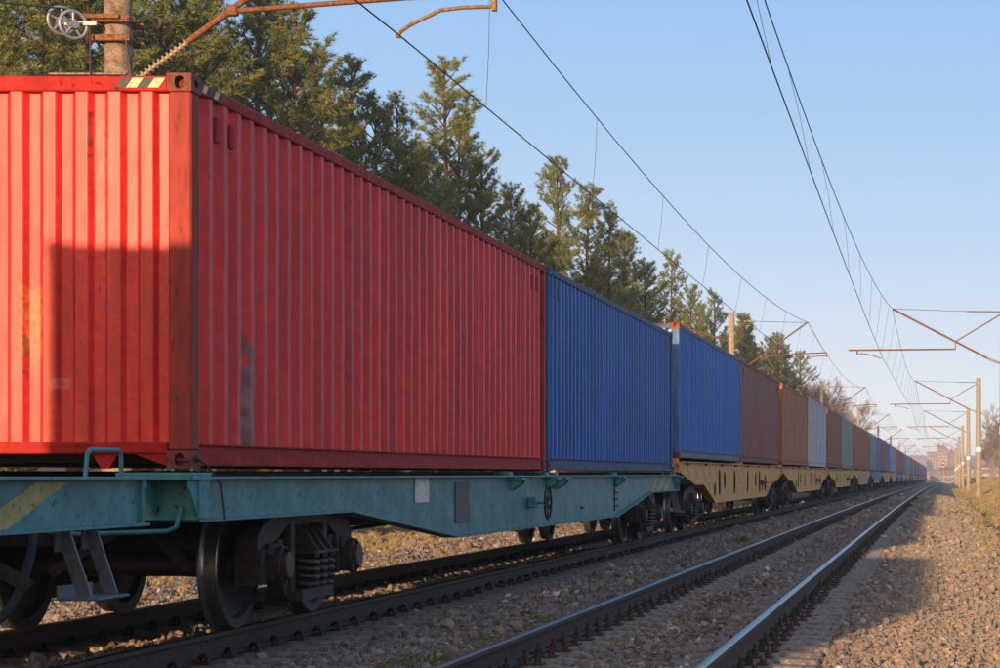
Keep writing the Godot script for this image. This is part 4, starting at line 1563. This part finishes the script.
# a post beside the left track; everything in its own space: x from the post's axis, y from the rail top
func left_post(d: float, near: bool, label: String) -> void:
	var px := AXIS_TRAIN - 3.04
	var t := thing("overhead_line_post", label, "line post", at(px, 0, d), "overhead line posts behind the train")
	var ph := 8.6 if near else 8.3
	var mb := MB.new()
	mb.tube([Vector3(0, -0.7, 0), Vector3(0, 3.0, 0), Vector3(0, ph, 0)], [0.19, 0.168, 0.135], 20)
	part("post", mb.mesh(), M.concrete if near else M.concrete_warm, t)
	mb = MB.new() # inclined strut
	mb.tube([Vector3(0.75, 5.97, 0), Vector3(3.35, 7.86, 0)], 0.036, 10)
	part("strut", mb.mesh(), M.tube, t)
	mb = MB.new()
	insulator(mb, Vector3(0.16, 5.53, 0), Vector3(0.78, 5.99, 0), 0.05, 13)
	part("insulator", mb.mesh(), M.tan_insulator if near else M.insulator, t)
	mb = MB.new() # top tie
	mb.tube([Vector3(0.12, 7.9, 0), Vector3(0.55, 7.9, 0)], 0.012, 6)
	mb.tube([Vector3(1.05, 7.9, 0), Vector3(3.3, 7.84, 0)], 0.014, 6)
	part("tie_rod", mb.mesh(), M.tube_grey, t)
	mb = MB.new()
	insulator(mb, Vector3(0.55, 7.9, 0), Vector3(1.05, 7.9, 0), 0.075, 4)
	part("insulator", mb.mesh(), M.insulator, t)
	mb = MB.new() # registration tube and arm
	mb.tube([Vector3(1.28, 6.33, 0), Vector3(3.2, 6.48, 0), Vector3(4.2, 6.52, 0)], 0.03, 10)
	mb.bbox(Vector3(1.28, 6.34, 0), Vector3(0.12, 0.12, 0.09), 0.01)
	part("registration_tube", mb.mesh(), M.tube, t)
	mb = MB.new()
	mb.bbox(Vector3(4.2, 6.44, 0), Vector3(0.06, 0.22, 0.06), 0.008)
	mb.tube([Vector3(4.2, 6.38, 0), Vector3(3.85, 6.37, 0.0), Vector3(3.6, 6.34, 0), Vector3(3.25, 6.17, 0), Vector3(3.14, 6.09, 0)], 0.022, 8)
	mb.bbox(Vector3(3.13, 6.06, 0), Vector3(0.05, 0.06, 0.04), 0.006)
	part("registration_arm", mb.mesh(), M.yellow_arm, t)
	mb = MB.new()
	mb.tube([Vector3(4.1, 6.52, 0), Vector3(3.35, 7.84, 0)], 0.007, 5)
	part("stay_wire", mb.mesh(), M.wire, t)
	if near:
		mb = MB.new() # clamp brackets
		for y in [6.2, 5.99]:
			mb.bbox(Vector3(0, y, 0.2), Vector3(0.42, 0.07, 0.05), 0.006)
			mb.bbox(Vector3(0, y, -0.2), Vector3(0.42, 0.07, 0.05), 0.006)
			for s in [-1.0, 1.0]:
				mb.tube([Vector3(s * 0.185, y, -0.22), Vector3(s * 0.185, y, 0.24)], 0.012, 6)
		mb.bbox(Vector3(-0.14, 6.22, 0.24), Vector3(0.5, 0.05, 0.05), 0.006)
		part("clamp_bracket", mb.mesh(), M.tube, t)
		mb = MB.new()
		mb.bbox(Vector3(-0.24, 5.58, 0.24), Vector3(0.86, 0.025, 0.06), 0.004)
		mb.bbox(Vector3(-0.24, 5.51, 0.24), Vector3(0.80, 0.06, 0.03), 0.004)
		for x in [-0.58, -0.38, 0.12]:
			mb.tube([Vector3(x, 5.55, 0.24), Vector3(x + 0.03, 5.44, 0.24), Vector3(x - 0.03, 5.4, 0.24), Vector3(x - 0.06, 5.45, 0.24)], 0.008, 5)
		part("guide_bracket", mb.mesh(), M.tube_grey, t)
		for k in [[-0.53, 6.17, 0.24], [-0.35, 6.10, 0.36]]:
			mb = MB.new()
			var ring := []
			var ax := Vector3(0.72, 0, 0.69)
			var sd := Vector3(0.69, 0, -0.72)
			for q in 29:
				var a := TAU * q / 28.0
				ring.append(Vector3.UP * sin(a) * 0.15 + sd * cos(a) * 0.15)
			mb.tube(ring, 0.02, 8, false)
			mb.lathe(ax * -0.05, ax, [Vector2(0, 0), Vector2(0, 0.05), Vector2(0.1, 0.05), Vector2(0.1, 0)], 12)
			for q in 5:
				var a := TAU * q / 5.0 + 0.3
				mb.tube([Vector3.ZERO, Vector3.UP * sin(a) * 0.15 + sd * cos(a) * 0.15], 0.016, 6)
			part("pulley", mb.mesh(), M.galvanised, t, Vector3(k[0], k[1], k[2]))
		mb = MB.new()
		mb.bbox(Vector3(-0.3, 6.13, 0.28), Vector3(0.36, 0.05, 0.03), 0.006)
		part("pulley_arm", mb.mesh(), M.galvanised, t)
		mb = MB.new()
		mb.tube([Vector3(-0.19, 6.05, 0.30), Vector3(-0.19, 3.2, 0.30)], 0.008, 5)
		mb.tube([Vector3(-0.47, 6.3, 0.24), Vector3(-6.0, 5.2, 9.0)], 0.009, 5)
		mb.tube([Vector3(0.16, 6.0, 0.2), Vector3(0.36, 4.6, 0.2)], 0.012, 5)
		part("tension_cable", mb.mesh(), M.wire, t)
	else:
		mb = MB.new() # feeder arm on the field side
		mb.tube([Vector3(-0.1, 7.0, 0), Vector3(-1.6, 7.45, 0), Vector3(-3.0, 8.05, 0)], 0.035, 8)
		part("feeder_arm", mb.mesh(), M.tube, t)
		mb = MB.new()
		for x in [-1.62, -2.95]:
			var yy := 7.45 if x > -2 else 8.03
			insulator(mb, Vector3(x, yy - 0.02, 0), Vector3(x, yy - 0.95, 0), 0.085, 6)
		part("insulator", mb.mesh(), M.porcelain, t)

func right_post(d: float, label: String, first: bool) -> void:
	var px := 2.62
	var t := thing("overhead_line_post", label, "line post", at(px, 0, d), "overhead line posts on the bank")
	var mb := MB.new()
	mb.tube([Vector3(0, -0.9, 0), Vector3(0, 2.0, 0), Vector3(0, 7.9, 0)], [0.225, 0.215, 0.165], 16)
	part("post", mb.mesh(), M.concrete_warm, t)
	mb = MB.new()
	mb.lathe(Vector3(0, 2.75, 0), Vector3.UP, [Vector2(0, 0.2), Vector2(0.0, 0.214), Vector2(0.32, 0.212), Vector2(0.32, 0.2)], 16)
	part("painted_band", mb.mesh(), M.white_mark, t)
	mb = MB.new()
	mb.tube([Vector3(-0.15, 5.55, 0), Vector3(-0.7, 5.77, 0)], 0.03, 8)
	mb.tube([Vector3(-0.7, 5.77, 0), Vector3(-4.45, 7.72, 0)], 0.04, 8)
	part("strut", mb.mesh(), M.tube, t)
	mb = MB.new()
	mb.tube([Vector3(-0.15, 7.6, 0), Vector3(-1.5, 7.62, 0)], 0.03, 6)
	mb.tube([Vector3(-1.5, 7.62, 0), Vector3(-4.45, 7.72, 0)], 0.014, 6)
	part("tie_rod", mb.mesh(), M.tube_grey, t)
	mb = MB.new()
	mb.tube([Vector3(-0.15, 7.5, 0), Vector3(-1.95, 6.42, 0)], 0.028, 6)
	part("brace", mb.mesh(), M.tube, t)
	mb = MB.new()
	mb.tube([Vector3(-1.95, 6.12, 0), Vector3(-6.2, 6.08, 0)], 0.033, 8)
	mb.tube([Vector3(-1.95, 6.12, 0), Vector3(-1.95, 6.42, 0)], 0.02, 6)
	part("registration_tube", mb.mesh(), M.tube, t)
	mb = MB.new()
	mb.bbox(Vector3(-5.85, 6.0, 0), Vector3(0.06, 0.2, 0.06), 0.006)
	mb.tube([Vector3(-5.85, 5.95, 0), Vector3(-5.5, 5.93, 0), Vector3(-5.2, 5.86, 0), Vector3(-4.88, 5.75, 0)], 0.022, 6)
	part("registration_arm", mb.mesh(), M.tube, t)
	mb = MB.new()
	insulator(mb, Vector3(-0.2, 5.57, 0), Vector3(-0.72, 5.78, 0), 0.075, 5)
	part("insulator", mb.mesh(), M.insulator, t)

func sag(f: float, s: float) -> float:
	return s * 4.0 * f * (1.0 - f)

func catenary(label: String, spans: Array, stagger: Array, x_contact: float, y_contact: float, x_mess: float, y_mess: float, dip: float) -> void:
	var t := thing("overhead_wires", label, "wires")
	var con := MB.new()
	var mes := MB.new()
	var cp := []
	var mp := []
	for k in spans.size() - 1:
		var d0: float = spans[k]
		var d1: float = spans[k + 1]
		var zc0: float = stagger[k % stagger.size()][0]
		var zc1: float = stagger[(k + 1) % stagger.size()][0]
		var zm0: float = stagger[k % stagger.size()][1]
		var zm1: float = stagger[(k + 1) % stagger.size()][1]
		for q in 14:
			var f := q / 14.0
			var d := lerpf(d0, d1, f)
			cp.append(at(x_contact + lerpf(zc0, zc1, f), y_contact - sag(f, 0.04), d))
			mp.append(at(x_mess + lerpf(zm0, zm1, f), y_mess - sag(f, dip), d))
		if d0 < 260.0:
			for q in 8:
				var f := (q + 0.5) / 8.0
				var d := lerpf(d0, d1, f)
				var a := at(x_contact + lerpf(zc0, zc1, f), y_contact - sag(f, 0.04), d)
				var b := at(x_mess + lerpf(zm0, zm1, f), y_mess - sag(f, dip), d)
				var dr := MB.new()
				dr.tube([b, b.lerp(a, 0.5) + Vector3(0.02, 0, 0.03), a], 0.0035 + 0.00001 * d, 4, false)
				part("dropper", dr.mesh(), M.wire, t)
	var dl: float = spans[spans.size() - 1]
	cp.append(at(x_contact, y_contact, dl))
	mp.append(at(x_mess, y_mess, dl))
	con.tube(cp, 0.009, 6, false)
	mes.tube(mp, 0.0095, 6, false)
	part("contact_wire", con.mesh(), M.wire, t)
	part("messenger_wire", mes.mesh(), M.wire, t)

func build_overhead() -> void:
	M.tan_insulator = mat(Color(0.36, 0.26, 0.15), 0.5)
	M.yellow_arm = mat(Color(0.45, 0.28, 0.09), 0.7, 0.2, M.rusty_tex, 2.0)
	var lp := [22.8, 90.0, 156.0, 222.0, 288.0, 354.0, 420.0, 486.0]
	for k in lp.size():
		var label := "weathered concrete line post with pulleys behind the red container"
		if k == 1:
			label = "concrete line post rising behind the brown container near the pines"
		elif k == 2:
			label = "concrete line post behind the train beside the bare trees"
		elif k > 2:
			label = "small distant concrete line post behind the train's far end"
		left_post(lp[k], k == 0, label)
	var rp := [19.0, 81.0, 143.0, 206.0, 270.0, 335.0, 402.0, 470.0]
	for k in rp.size():
		var label := "tan concrete line post with white band on the right bank"
		if k == 0:
			label = "line post whose registration arm reaches over the near track from overhead"
		elif k == 1:
			label = "line post with long rusty cantilever arm, nearest before the banded posts"
		elif k == 2:
			label = "tallest tan concrete line post standing on the dry grass bank"
		right_post(rp[k], label, k == 1)
	catenary("overhead wires hung above the freight train", [-44.0] + lp + [552.0], [[-0.1, 0.0], [0.05, -0.12], [-0.05, 0.06]], AXIS_TRAIN + 0.1, 6.02, AXIS_TRAIN + 0.3, 7.85, 0.85)
	catenary("overhead wires hung above the empty near track", [-43.0] + rp + [538.0], [[-0.3, 0.0], [0.38, -0.5], [0.02, 0.0], [0.2, 0.03]], AXIS_NEAR + 0.02, 5.72, AXIS_NEAR + 0.4, 7.72, 0.75)

# ------------------------------------------------------------------ trees
func pine_meshes(seed_: int, h: float) -> Dictionary:
	var r := RandomNumberGenerator.new()
	r.seed = seed_
	var trunk := MB.new()
	var crown := MB.new()
	crown.use_c = true
	var lean := Vector3(r.randf_range(-0.3, 0.3), 0, r.randf_range(-0.3, 0.3))
	var spine := []
	var rad := []
	for k in 11:
		var f := k / 10.0
		spine.append(Vector3(sin(f * 3.0 + seed_) * 0.12, h * 0.985 * f, cos(f * 2.3 + seed_) * 0.12) + lean * f)
		rad.append(lerpf(0.19, 0.02, pow(f, 0.9)))
	trunk.tube(spine, rad, 8)
	var y0 := h * r.randf_range(0.10, 0.2)
	var y := y0
	var widest := h * r.randf_range(0.17, 0.235)
	var az := r.randf() * TAU
	var shape := FastNoiseLite.new()
	shape.seed = seed_
	shape.frequency = 0.35
	while y < h * 0.975:
		var f := (y - y0) / (h - y0)
		var reach := widest * (0.6 + 0.4 * smoothstep(0.0, 0.3, f)) * pow(1.0 - f, 0.66) + 0.15
		az += 2.399 + r.randf_range(-0.5, 0.5)
		# some sides and heights carry long branches, others hardly any
		var lump := shape.get_noise_3d(cos(az) * 2.2, y * 0.8, sin(az) * 2.2)
		var len := reach * clampf(0.82 + lump * 1.1 + r.randf_range(-0.15, 0.2), 0.28, 1.4)
		var rise := lerpf(0.05, 1.0, pow(f, 1.5)) + r.randf_range(-0.2, 0.25)
		var sp := (y / (h * 0.985)) * 10.0
		var i := mini(int(sp), 9)
		var o: Vector3 = (spine[i] as Vector3).lerp(spine[i + 1], sp - i)
		var dir := Vector3(cos(az), rise, sin(az)).normalized()
		var pts := [o]
		var p := o
		var steps := 5
		for q in steps:
			dir = (dir + Vector3(r.randf_range(-0.14, 0.14), 0.09 + r.randf_range(-0.06, 0.1), r.randf_range(-0.14, 0.14))).normalized()
			p += dir * len / steps
			pts.append(p)
		trunk.tube(pts, [0.032, 0.028, 0.023, 0.017, 0.011, 0.006], 3, false)
		var tone := clampf(0.5 + shape.get_noise_2d(y * 2.0, az) * 0.9 + r.randf_range(-0.25, 0.25), 0.0, 1.0)
		var twigs := int(4 + len * 3.2)
		for q in twigs:
			var t := lerpf(0.3, 1.0, pow(r.randf(), 0.6))
			var fi := t * steps
			var ii := mini(int(fi), steps - 1)
			var bp: Vector3 = (pts[ii] as Vector3).lerp(pts[ii + 1], fi - ii)
			var side := dir.cross(Vector3.UP).normalized() * (1.0 if q % 2 == 0 else -1.0)
			var td := (dir * r.randf_range(0.5, 1.1) + side * r.randf_range(0.2, 1.0) + Vector3.UP * r.randf_range(-0.1, 0.65)).normalized()
			var tl := (0.16 + 0.30 * len * (1.15 - t)) * r.randf_range(0.6, 1.2) + 0.12
			var nt := int(2 + tl * 8.0)
			for w in nt:
				var c := bp + td * tl * (w + 0.6) / nt + Vector3(r.randfn(), r.randfn(), r.randfn()) * 0.035
				tuft(crown, r, c, (td + Vector3.UP * 0.35).normalized(), tone)
		y += h * 0.0078 * r.randf_range(0.6, 1.4)
	var top: Vector3 = spine[10]
	for q in 14:
		tuft(crown, r, top + Vector3(r.randfn() * 0.05, r.randf_range(-0.6, 0.35), r.randfn() * 0.05), Vector3.UP, 0.5)
	return {"trunk": trunk.mesh(), "crown": crown.mesh()}

func tuft(mb: MB, r: RandomNumberGenerator, c: Vector3, axis: Vector3, tone: float) -> void:
	var col := Color(0.06, 0.11, 0.034).lerp(Color(0.22, 0.215, 0.055), clampf(tone * 0.6 + r.randf() * 0.5, 0.0, 1.0)) * r.randf_range(0.75, 1.25)
	col.a = 1.0
	mb.col = col
	var size := r.randf_range(0.115, 0.195)
	for k in 13:
		var d := (axis * 0.7 + Vector3(r.randfn(), r.randfn(), r.randfn()) * 0.6).normalized()
		var s := d.cross(Vector3(r.randfn(), r.randfn(), r.randfn())).normalized() * size * 0.075
		var a := c - d * size * 0.1
		var nn := s.cross(d).normalized()
		mb.tri(a - s, a + s, c + d * size, nn, nn, nn)

func bare_tree(seed_: int, h: float) -> ArrayMesh:
	var r := RandomNumberGenerator.new()
	r.seed = seed_
	var mb := MB.new()
	var todo := [[Vector3.ZERO, Vector3(r.randf_range(-0.06, 0.06), 1, r.randf_range(-0.06, 0.06)).normalized(), h * 0.42, h * 0.014, 0]]
	while todo.size() > 0:
		var b: Array = todo.pop_back()
		var o: Vector3 = b[0]
		var dir: Vector3 = b[1]
		var l: float = b[2]
		var rr: float = b[3]
		var lev: int = b[4]
		var m := o + dir * l * 0.5 + Vector3(r.randfn(), 0, r.randfn()) * l * 0.03
		var e := o + dir * l
		mb.tube([o, m, e], [rr, rr * 0.8, rr * 0.55], 5 if lev < 2 else 3, false)
		if lev >= 5:
			continue
		var n := 3 if lev < 4 else 4
		for k in n + (2 if lev > 0 else 1):
			var from := e if k < 2 else o.lerp(e, r.randf_range(0.35, 0.95))
			var nd := (dir + Vector3(r.randfn(), r.randfn() * 0.5 + 0.22, r.randfn()) * 0.5).normalized()
			todo.append([from, nd, l * r.randf_range(0.5, 0.72), maxf(rr * 0.55, 0.016), lev + 1])
	return mb.mesh()

func build_trees() -> void:
	var pines := []
	for k in 6:
		pines.append(pine_meshes(300 + k * 13, 16.0))
	# [across, along, height] of the pines in the front of the wood
	var spots := [[-18.5, 39.3, 11.9], [-20.1, 45.1, 13.0], [-17.5, 41.3, 12.6], [-20.9, 52.2, 14.7], [-19.1, 50.3, 13.9], [-18.5, 51.7, 13.6], [-20.1, 59.9, 15.8], [-17.5, 55.4, 14.2], [-20.9, 69.1, 16.0], [-19.1, 66.1, 15.0], [-18.5, 67.1, 13.9], [-20.1, 75.0, 15.2], [-17.5, 68.3, 12.5], [-20.9, 86.2, 19.0], [-19.1, 82.8, 16.2], [-18.5, 83.4, 14.8], [-20.1, 95.6, 15.1], [-17.5, 88.2, 12.9], [-20.9, 112.3, 18.8], [-19.1, 109.2, 16.9], [-18.5, 112.7, 16.4], [-20.1, 129.4, 16.9], [-17.5, 120.7, 14.4], [-20.9, 159.8, 18.7], [-19.1, 156.6, 16.1], [-18.5, 162.1, 13.4], [-20.1, 189.1, 14.4], [-17.5, 177.7, 11.7], [-20.9, 231.8, 16.0], [-19.1, 233.4, 15.5], [-18.5, 253.4, 14.5]]
	for k in 30: # a second row right behind the first
		spots.append([-20.5 - rng.randf() * 3.5, 44.0 + k * 4.4 + rng.randf() * 4.0, 13.0 + rng.randf() * 2.5 + (2.0 if k < 5 else 0.0)])
	for k in 40: # trees deeper in the wood, seen through the gaps
		var dd := 42.0 + k * 4.6 + rng.randf() * 3.0
		spots.append([-23.5 - rng.randf() * 9.0, dd, (13.5 if dd > 72.0 else 17.0) + rng.randf() * 2.5])
	for k in 14:
		spots.append([-16.5 - rng.randf() * 6.0, 175.0 + k * 6.0, 15.0 + rng.randf() * 2.5])
	for k in 46: # young pines that close the wood near the ground
		spots.append([-19.5 - rng.randf() * 10.0, 34.0 + k * 3.4 + rng.randf() * 3.0, 3.0 + rng.randf() * 3.0])
	for k in spots.size():
		var s: Array = spots[k]
		var v: Dictionary = pines[k % pines.size()]
		var deep: bool = s[0] < -23.0
		var young: bool = s[2] < 7.0
		var label := "tall bushy green pine in the row behind the train"
		var group := "pines along the railway"
		if young:
			label = "young low pine under the tall pines of the wood"
			group = "young pines in the wood"
		elif deep:
			label = "pine standing deeper in the wood behind the front pines"
			group = "pines deeper in the wood"
		var t := thing("pine_tree", label, "pine tree", at(s[0], height(s[0], s[1]) - 0.15, s[1]), group)
		t.rotation.y = rng.randf() * TAU
		var sc: float = s[2] / 16.0
		t.scale = Vector3(sc * rng.randf_range(1.05, 1.45), sc, sc * rng.randf_range(1.05, 1.45))
		part("trunk", v.trunk, M.bark, t)
		part("crown", v.crown, M.needle, t)
	# bare trees beyond the pines and on the far right
	var bare := []
	for k in 4:
		bare.append(bare_tree(500 + k, 14.0))
	for k in 30:
		var d := 250.0 + k * 4.0 + rng.randf() * 6.0
		var x := -15.0 - rng.randf() * 9.0
		one_bare(bare[k % 4], x, d, rng.randf_range(12.5, 16.0), "leafless brown tree behind the train beyond the pines", "bare trees beyond the pines")
	for k in 22:
		var d := 230.0 + k * 15.0
		var x := d * (0.0275 + rng.randf() * 0.014)
		one_bare(bare[(k + 1) % 4], x, d + 60.0, rng.randf_range(6.0, 11.0), "leafless brown tree on the slope behind the right posts", "bare trees on the right")
	for k in 34:
		var d := 560.0 + rng.randf() * 420.0
		var x := rng.randf_range(-45.0, 40.0)
		if absf(x + 2.0) < 9.0:
			x += 18.0 * signf(x + 2.0)
		one_bare(bare[(k + 2) % 4], x, d, rng.randf_range(6.0, 12.0), "small far leafless tree in front of the town", "bare trees before the town")

func one_bare(mesh: Mesh, x: float, d: float, h: float, label: String, group: String) -> void:
	var t := thing("bare_tree", label, "bare tree", at(x, height(x, d) - 0.2, d), group)
	t.rotation.y = rng.randf() * TAU
	t.scale = Vector3.ONE * h / 14.0
	part("trunk", mesh, M.bare_bark, t)

# ------------------------------------------------------------------ the town far away
func block(called: String, label: String, x: float, d: float, y: float, w: float, h: float, dep: float, wall: Color, roof_c: Color, roof_h: float, floors: int, bays: int) -> Node3D:
	var t := thing(called, label, "building", Vector3(x, y, -d))
	var mb := MB.new()
	mb.box(Vector3(0, h * 0.5 - 3.0, 0), Vector3(w, h + 6.0, dep))
	part("wall", mb.mesh(), mat(wall, 0.9, 0.0, M.rusty_tex, 0.05), t)
	mb = MB.new()
	if roof_h > 0.0:
		mb.prism(Vector3(0, h, -dep * 0.5 - 0.4), Vector3.RIGHT, Vector3.UP, Vector3(0, 0, dep + 0.8), [Vector2(-w * 0.5 - 0.4, 0.01), Vector2(w * 0.5 + 0.4, 0.01), Vector2(0, roof_h)])
	else:
		mb.box(Vector3(0, h + 0.25, 0), Vector3(w + 0.6, 0.5, dep + 0.6))
	part("roof", mb.mesh(), mat(roof_c, 0.85, 0.0, M.rusty_tex, 0.1), t)
	if not cache.has("window"):
		mb = MB.new()
		mb.box(Vector3.ZERO, Vector3(1.3, 1.6, 0.12))
		cache.window = mb.mesh()
		M.window = mat(Color(0.05, 0.055, 0.065), 0.2)
	for f in floors:
		for b in bays:
			part("window", cache.window, M.window, t, Vector3(lerpf(-w * 0.5, w * 0.5, (b + 0.5) / bays), h * (f + 0.55) / floors, dep * 0.5 + 0.03))
	return t

func build_town() -> void:
	# a low hill that carries the town
	var st := SurfaceTool.new()
	st.begin(Mesh.PRIMITIVE_TRIANGLES)
	var nx := 41
	var nd := 24
	for j in nd:
		for i in nx:
			var x := lerpf(-900.0, 900.0, i / float(nx - 1))
			var d := lerpf(1050.0, 3600.0, j / float(nd - 1))
			var y := -4.5 + 26.0 * smoothstep(1150.0, 2500.0, d) + noise.get_noise_2d(x * 0.02, d * 0.02) * 7.0 * smoothstep(1100.0, 1700.0, d)
			st.add_vertex(Vector3(x, y, -d))
	for j in nd - 1:
		for i in nx - 1:
			var a := j * nx + i
			st.add_index(a); st.add_index(a + nx); st.add_index(a + 1)
			st.add_index(a + 1); st.add_index(a + nx); st.add_index(a + nx + 1)
	st.generate_normals()
	structure("hill", st.commit(), M.hill)
	var cream := Color(0.62, 0.52, 0.42)
	var brick := Color(0.38, 0.20, 0.14)
	var red := Color(0.40, 0.06, 0.05)
	block("apartment_house", "tall cream apartment house with pointed gable in the far town", 6.0, 1500.0, 4.0, 7.5, 15.0, 14.0, cream, brick, 4.5, 6, 4)
	block("apartment_house", "cream apartment house with a flat brick parapet left of the pointed gable", -2.0, 1510.0, 4.0, 8.0, 13.0, 14.0, Color(0.56, 0.45, 0.35), brick, 0.0, 6, 4)
	block("apartment_house", "narrow cream tower house with the highest gable of the far town", 3.2, 1520.0, 4.0, 3.0, 17.0, 10.0, cream, brick, 3.5, 6, 2)
	block("apartment_house", "apartment house with dark red wall at the right of the cream ones", 12.2, 1505.0, 4.0, 4.6, 13.0, 12.0, red, red, 3.0, 5, 2)
	block("apartment_house", "low brick apartment house just above the end of the train", -12.0, 1480.0, 3.0, 11.0, 10.0, 14.0, brick, Color(0.3, 0.22, 0.2), 0.0, 4, 6)
	var walls := [Color(0.6, 0.56, 0.5), Color(0.5, 0.45, 0.4), Color(0.62, 0.60, 0.56), Color(0.42, 0.34, 0.28)]
	var kinds := ["white", "beige", "pale grey", "brown"]
	for k in 16:
		var x := -16.0 + k * 4.6 + rng.randf() * 2.0
		var d := 980.0 + (k * 37) % 260
		var w := 5.0 + rng.randf() * 4.0
		block("house", "small %s house with dark roof at the foot of the town" % kinds[k % 4], x, d, -4.5 + rng.randf() * 1.5, w, 4.5 + rng.randf() * 2.5, 8.0, walls[k % 4], [Color(0.25, 0.12, 0.09), Color(0.2, 0.19, 0.19)][k % 2], 2.4, 2, 3).set_meta("group", "houses at the foot of the town")
	for k in 9:
		var hx := 3.0 + k * 3.6 + rng.randf() * 2.0
		block("house", "white house with brown roof behind the right row of posts", hx, 700.0 + (k * 53) % 190, -3.4 + rng.randf() * 2.0, 4.0 + rng.randf() * 2.0, 4.0 + rng.randf() * 2.0, 7.0, Color(0.72, 0.69, 0.64), Color(0.24, 0.14, 0.1), 1.8, 2, 3).set_meta("group", "white houses behind the right posts")
	# two light signals beside the far track
	for s in [[-0.2, 520.0, Color(1.0, 0.55, 0.1), "signal mast with two amber lamps at the end of the track"], [3.4, 545.0, Color(1.0, 0.12, 0.1), "signal mast with one red lamp beside the far posts"]]:
		var p := at(s[0], 0, s[1])
		var t := thing("railway_signal", s[3], "signal", p)
		var mb := MB.new()
		mb.tube([Vector3(0, -0.5, 0), Vector3(0, 5.2, 0)], 0.09, 8)
		part("mast", mb.mesh(), M.galvanised, t)
		mb = MB.new()
		mb.bbox(Vector3(0, 4.4, 0.05), Vector3(0.6, 2.0, 0.12), 0.05)
		part("head", mb.mesh(), M.hazard_black, t)
		var lm := StandardMaterial3D.new()
		lm.albedo_color = s[2]
		lm.emission_enabled = true
		lm.emission = s[2]
		lm.emission_energy_multiplier = 0.6
		for y in ([4.9, 3.9] if s[1] < 530.0 else [4.4]):
			mb = MB.new()
			mb.lathe(Vector3.ZERO, Vector3.BACK, [Vector2(0, 0.17), Vector2(0.06, 0.14), Vector2(0.08, 0.0)], 12)
			part("lamp", mb.mesh(), lm, t, Vector3(0, y, 0.12))
			var ol := OmniLight3D.new()
			ol.name = "lamp_light"
			ol.light_color = s[2]
			ol.light_energy = 0.5
			ol.light_size = 0.2
			ol.omni_range = 30.0
			ol.omni_attenuation = 2.0
			ol.shadow_enabled = true
			ol.position = Vector3(0, y, 0.45)
			t.add_child(ol, true)

func build_litter() -> void:
	for s in [[1.62, 66.0, 0.22], [0.55, 37.0, 0.05], [1.1, 52.0, 0.06]]:
		var mb := MB.new()
		var r := RandomNumberGenerator.new()
		r.seed = int(s[1])
		var z: float = s[2]
		var p := []
		for k in 9:
			p.append(Vector3((k % 3 - 1) * z, r.randf_range(0.0, 0.5) * z, (k / 3 - 1) * z))
		for i in 2:
			for j in 2:
				var a := i * 3 + j
				mb.face3(p[a], p[a + 1], p[a + 3], Vector3.UP)
				mb.face3(p[a + 1], p[a + 4], p[a + 3], Vector3.UP)
		solo("paper_scrap", mb.mesh(), M.litter, "crumpled white scrap lying on the stones and grass verge", "litter", "scraps on the verge", at(s[0], height(s[0], s[1]) + 0.015, s[1]))

func _ready() -> void:
	rng.seed = 20240
	noise.seed = 9
	noise.frequency = 0.35
	noise.fractal_octaves = 3
	setup_view()
	make_materials()
	build_ground()
	build_track(AXIS_NEAR, "empty near railway track with bright worn rails", bolt_fastener_mesh())
	build_track(AXIS_TRAIN, "railway track with dull rails under the freight train", clip_fastener_mesh())
	build_gravel()
	build_train()
	build_overhead()
	build_trees()
	build_grass()
	build_town()
	build_litter()
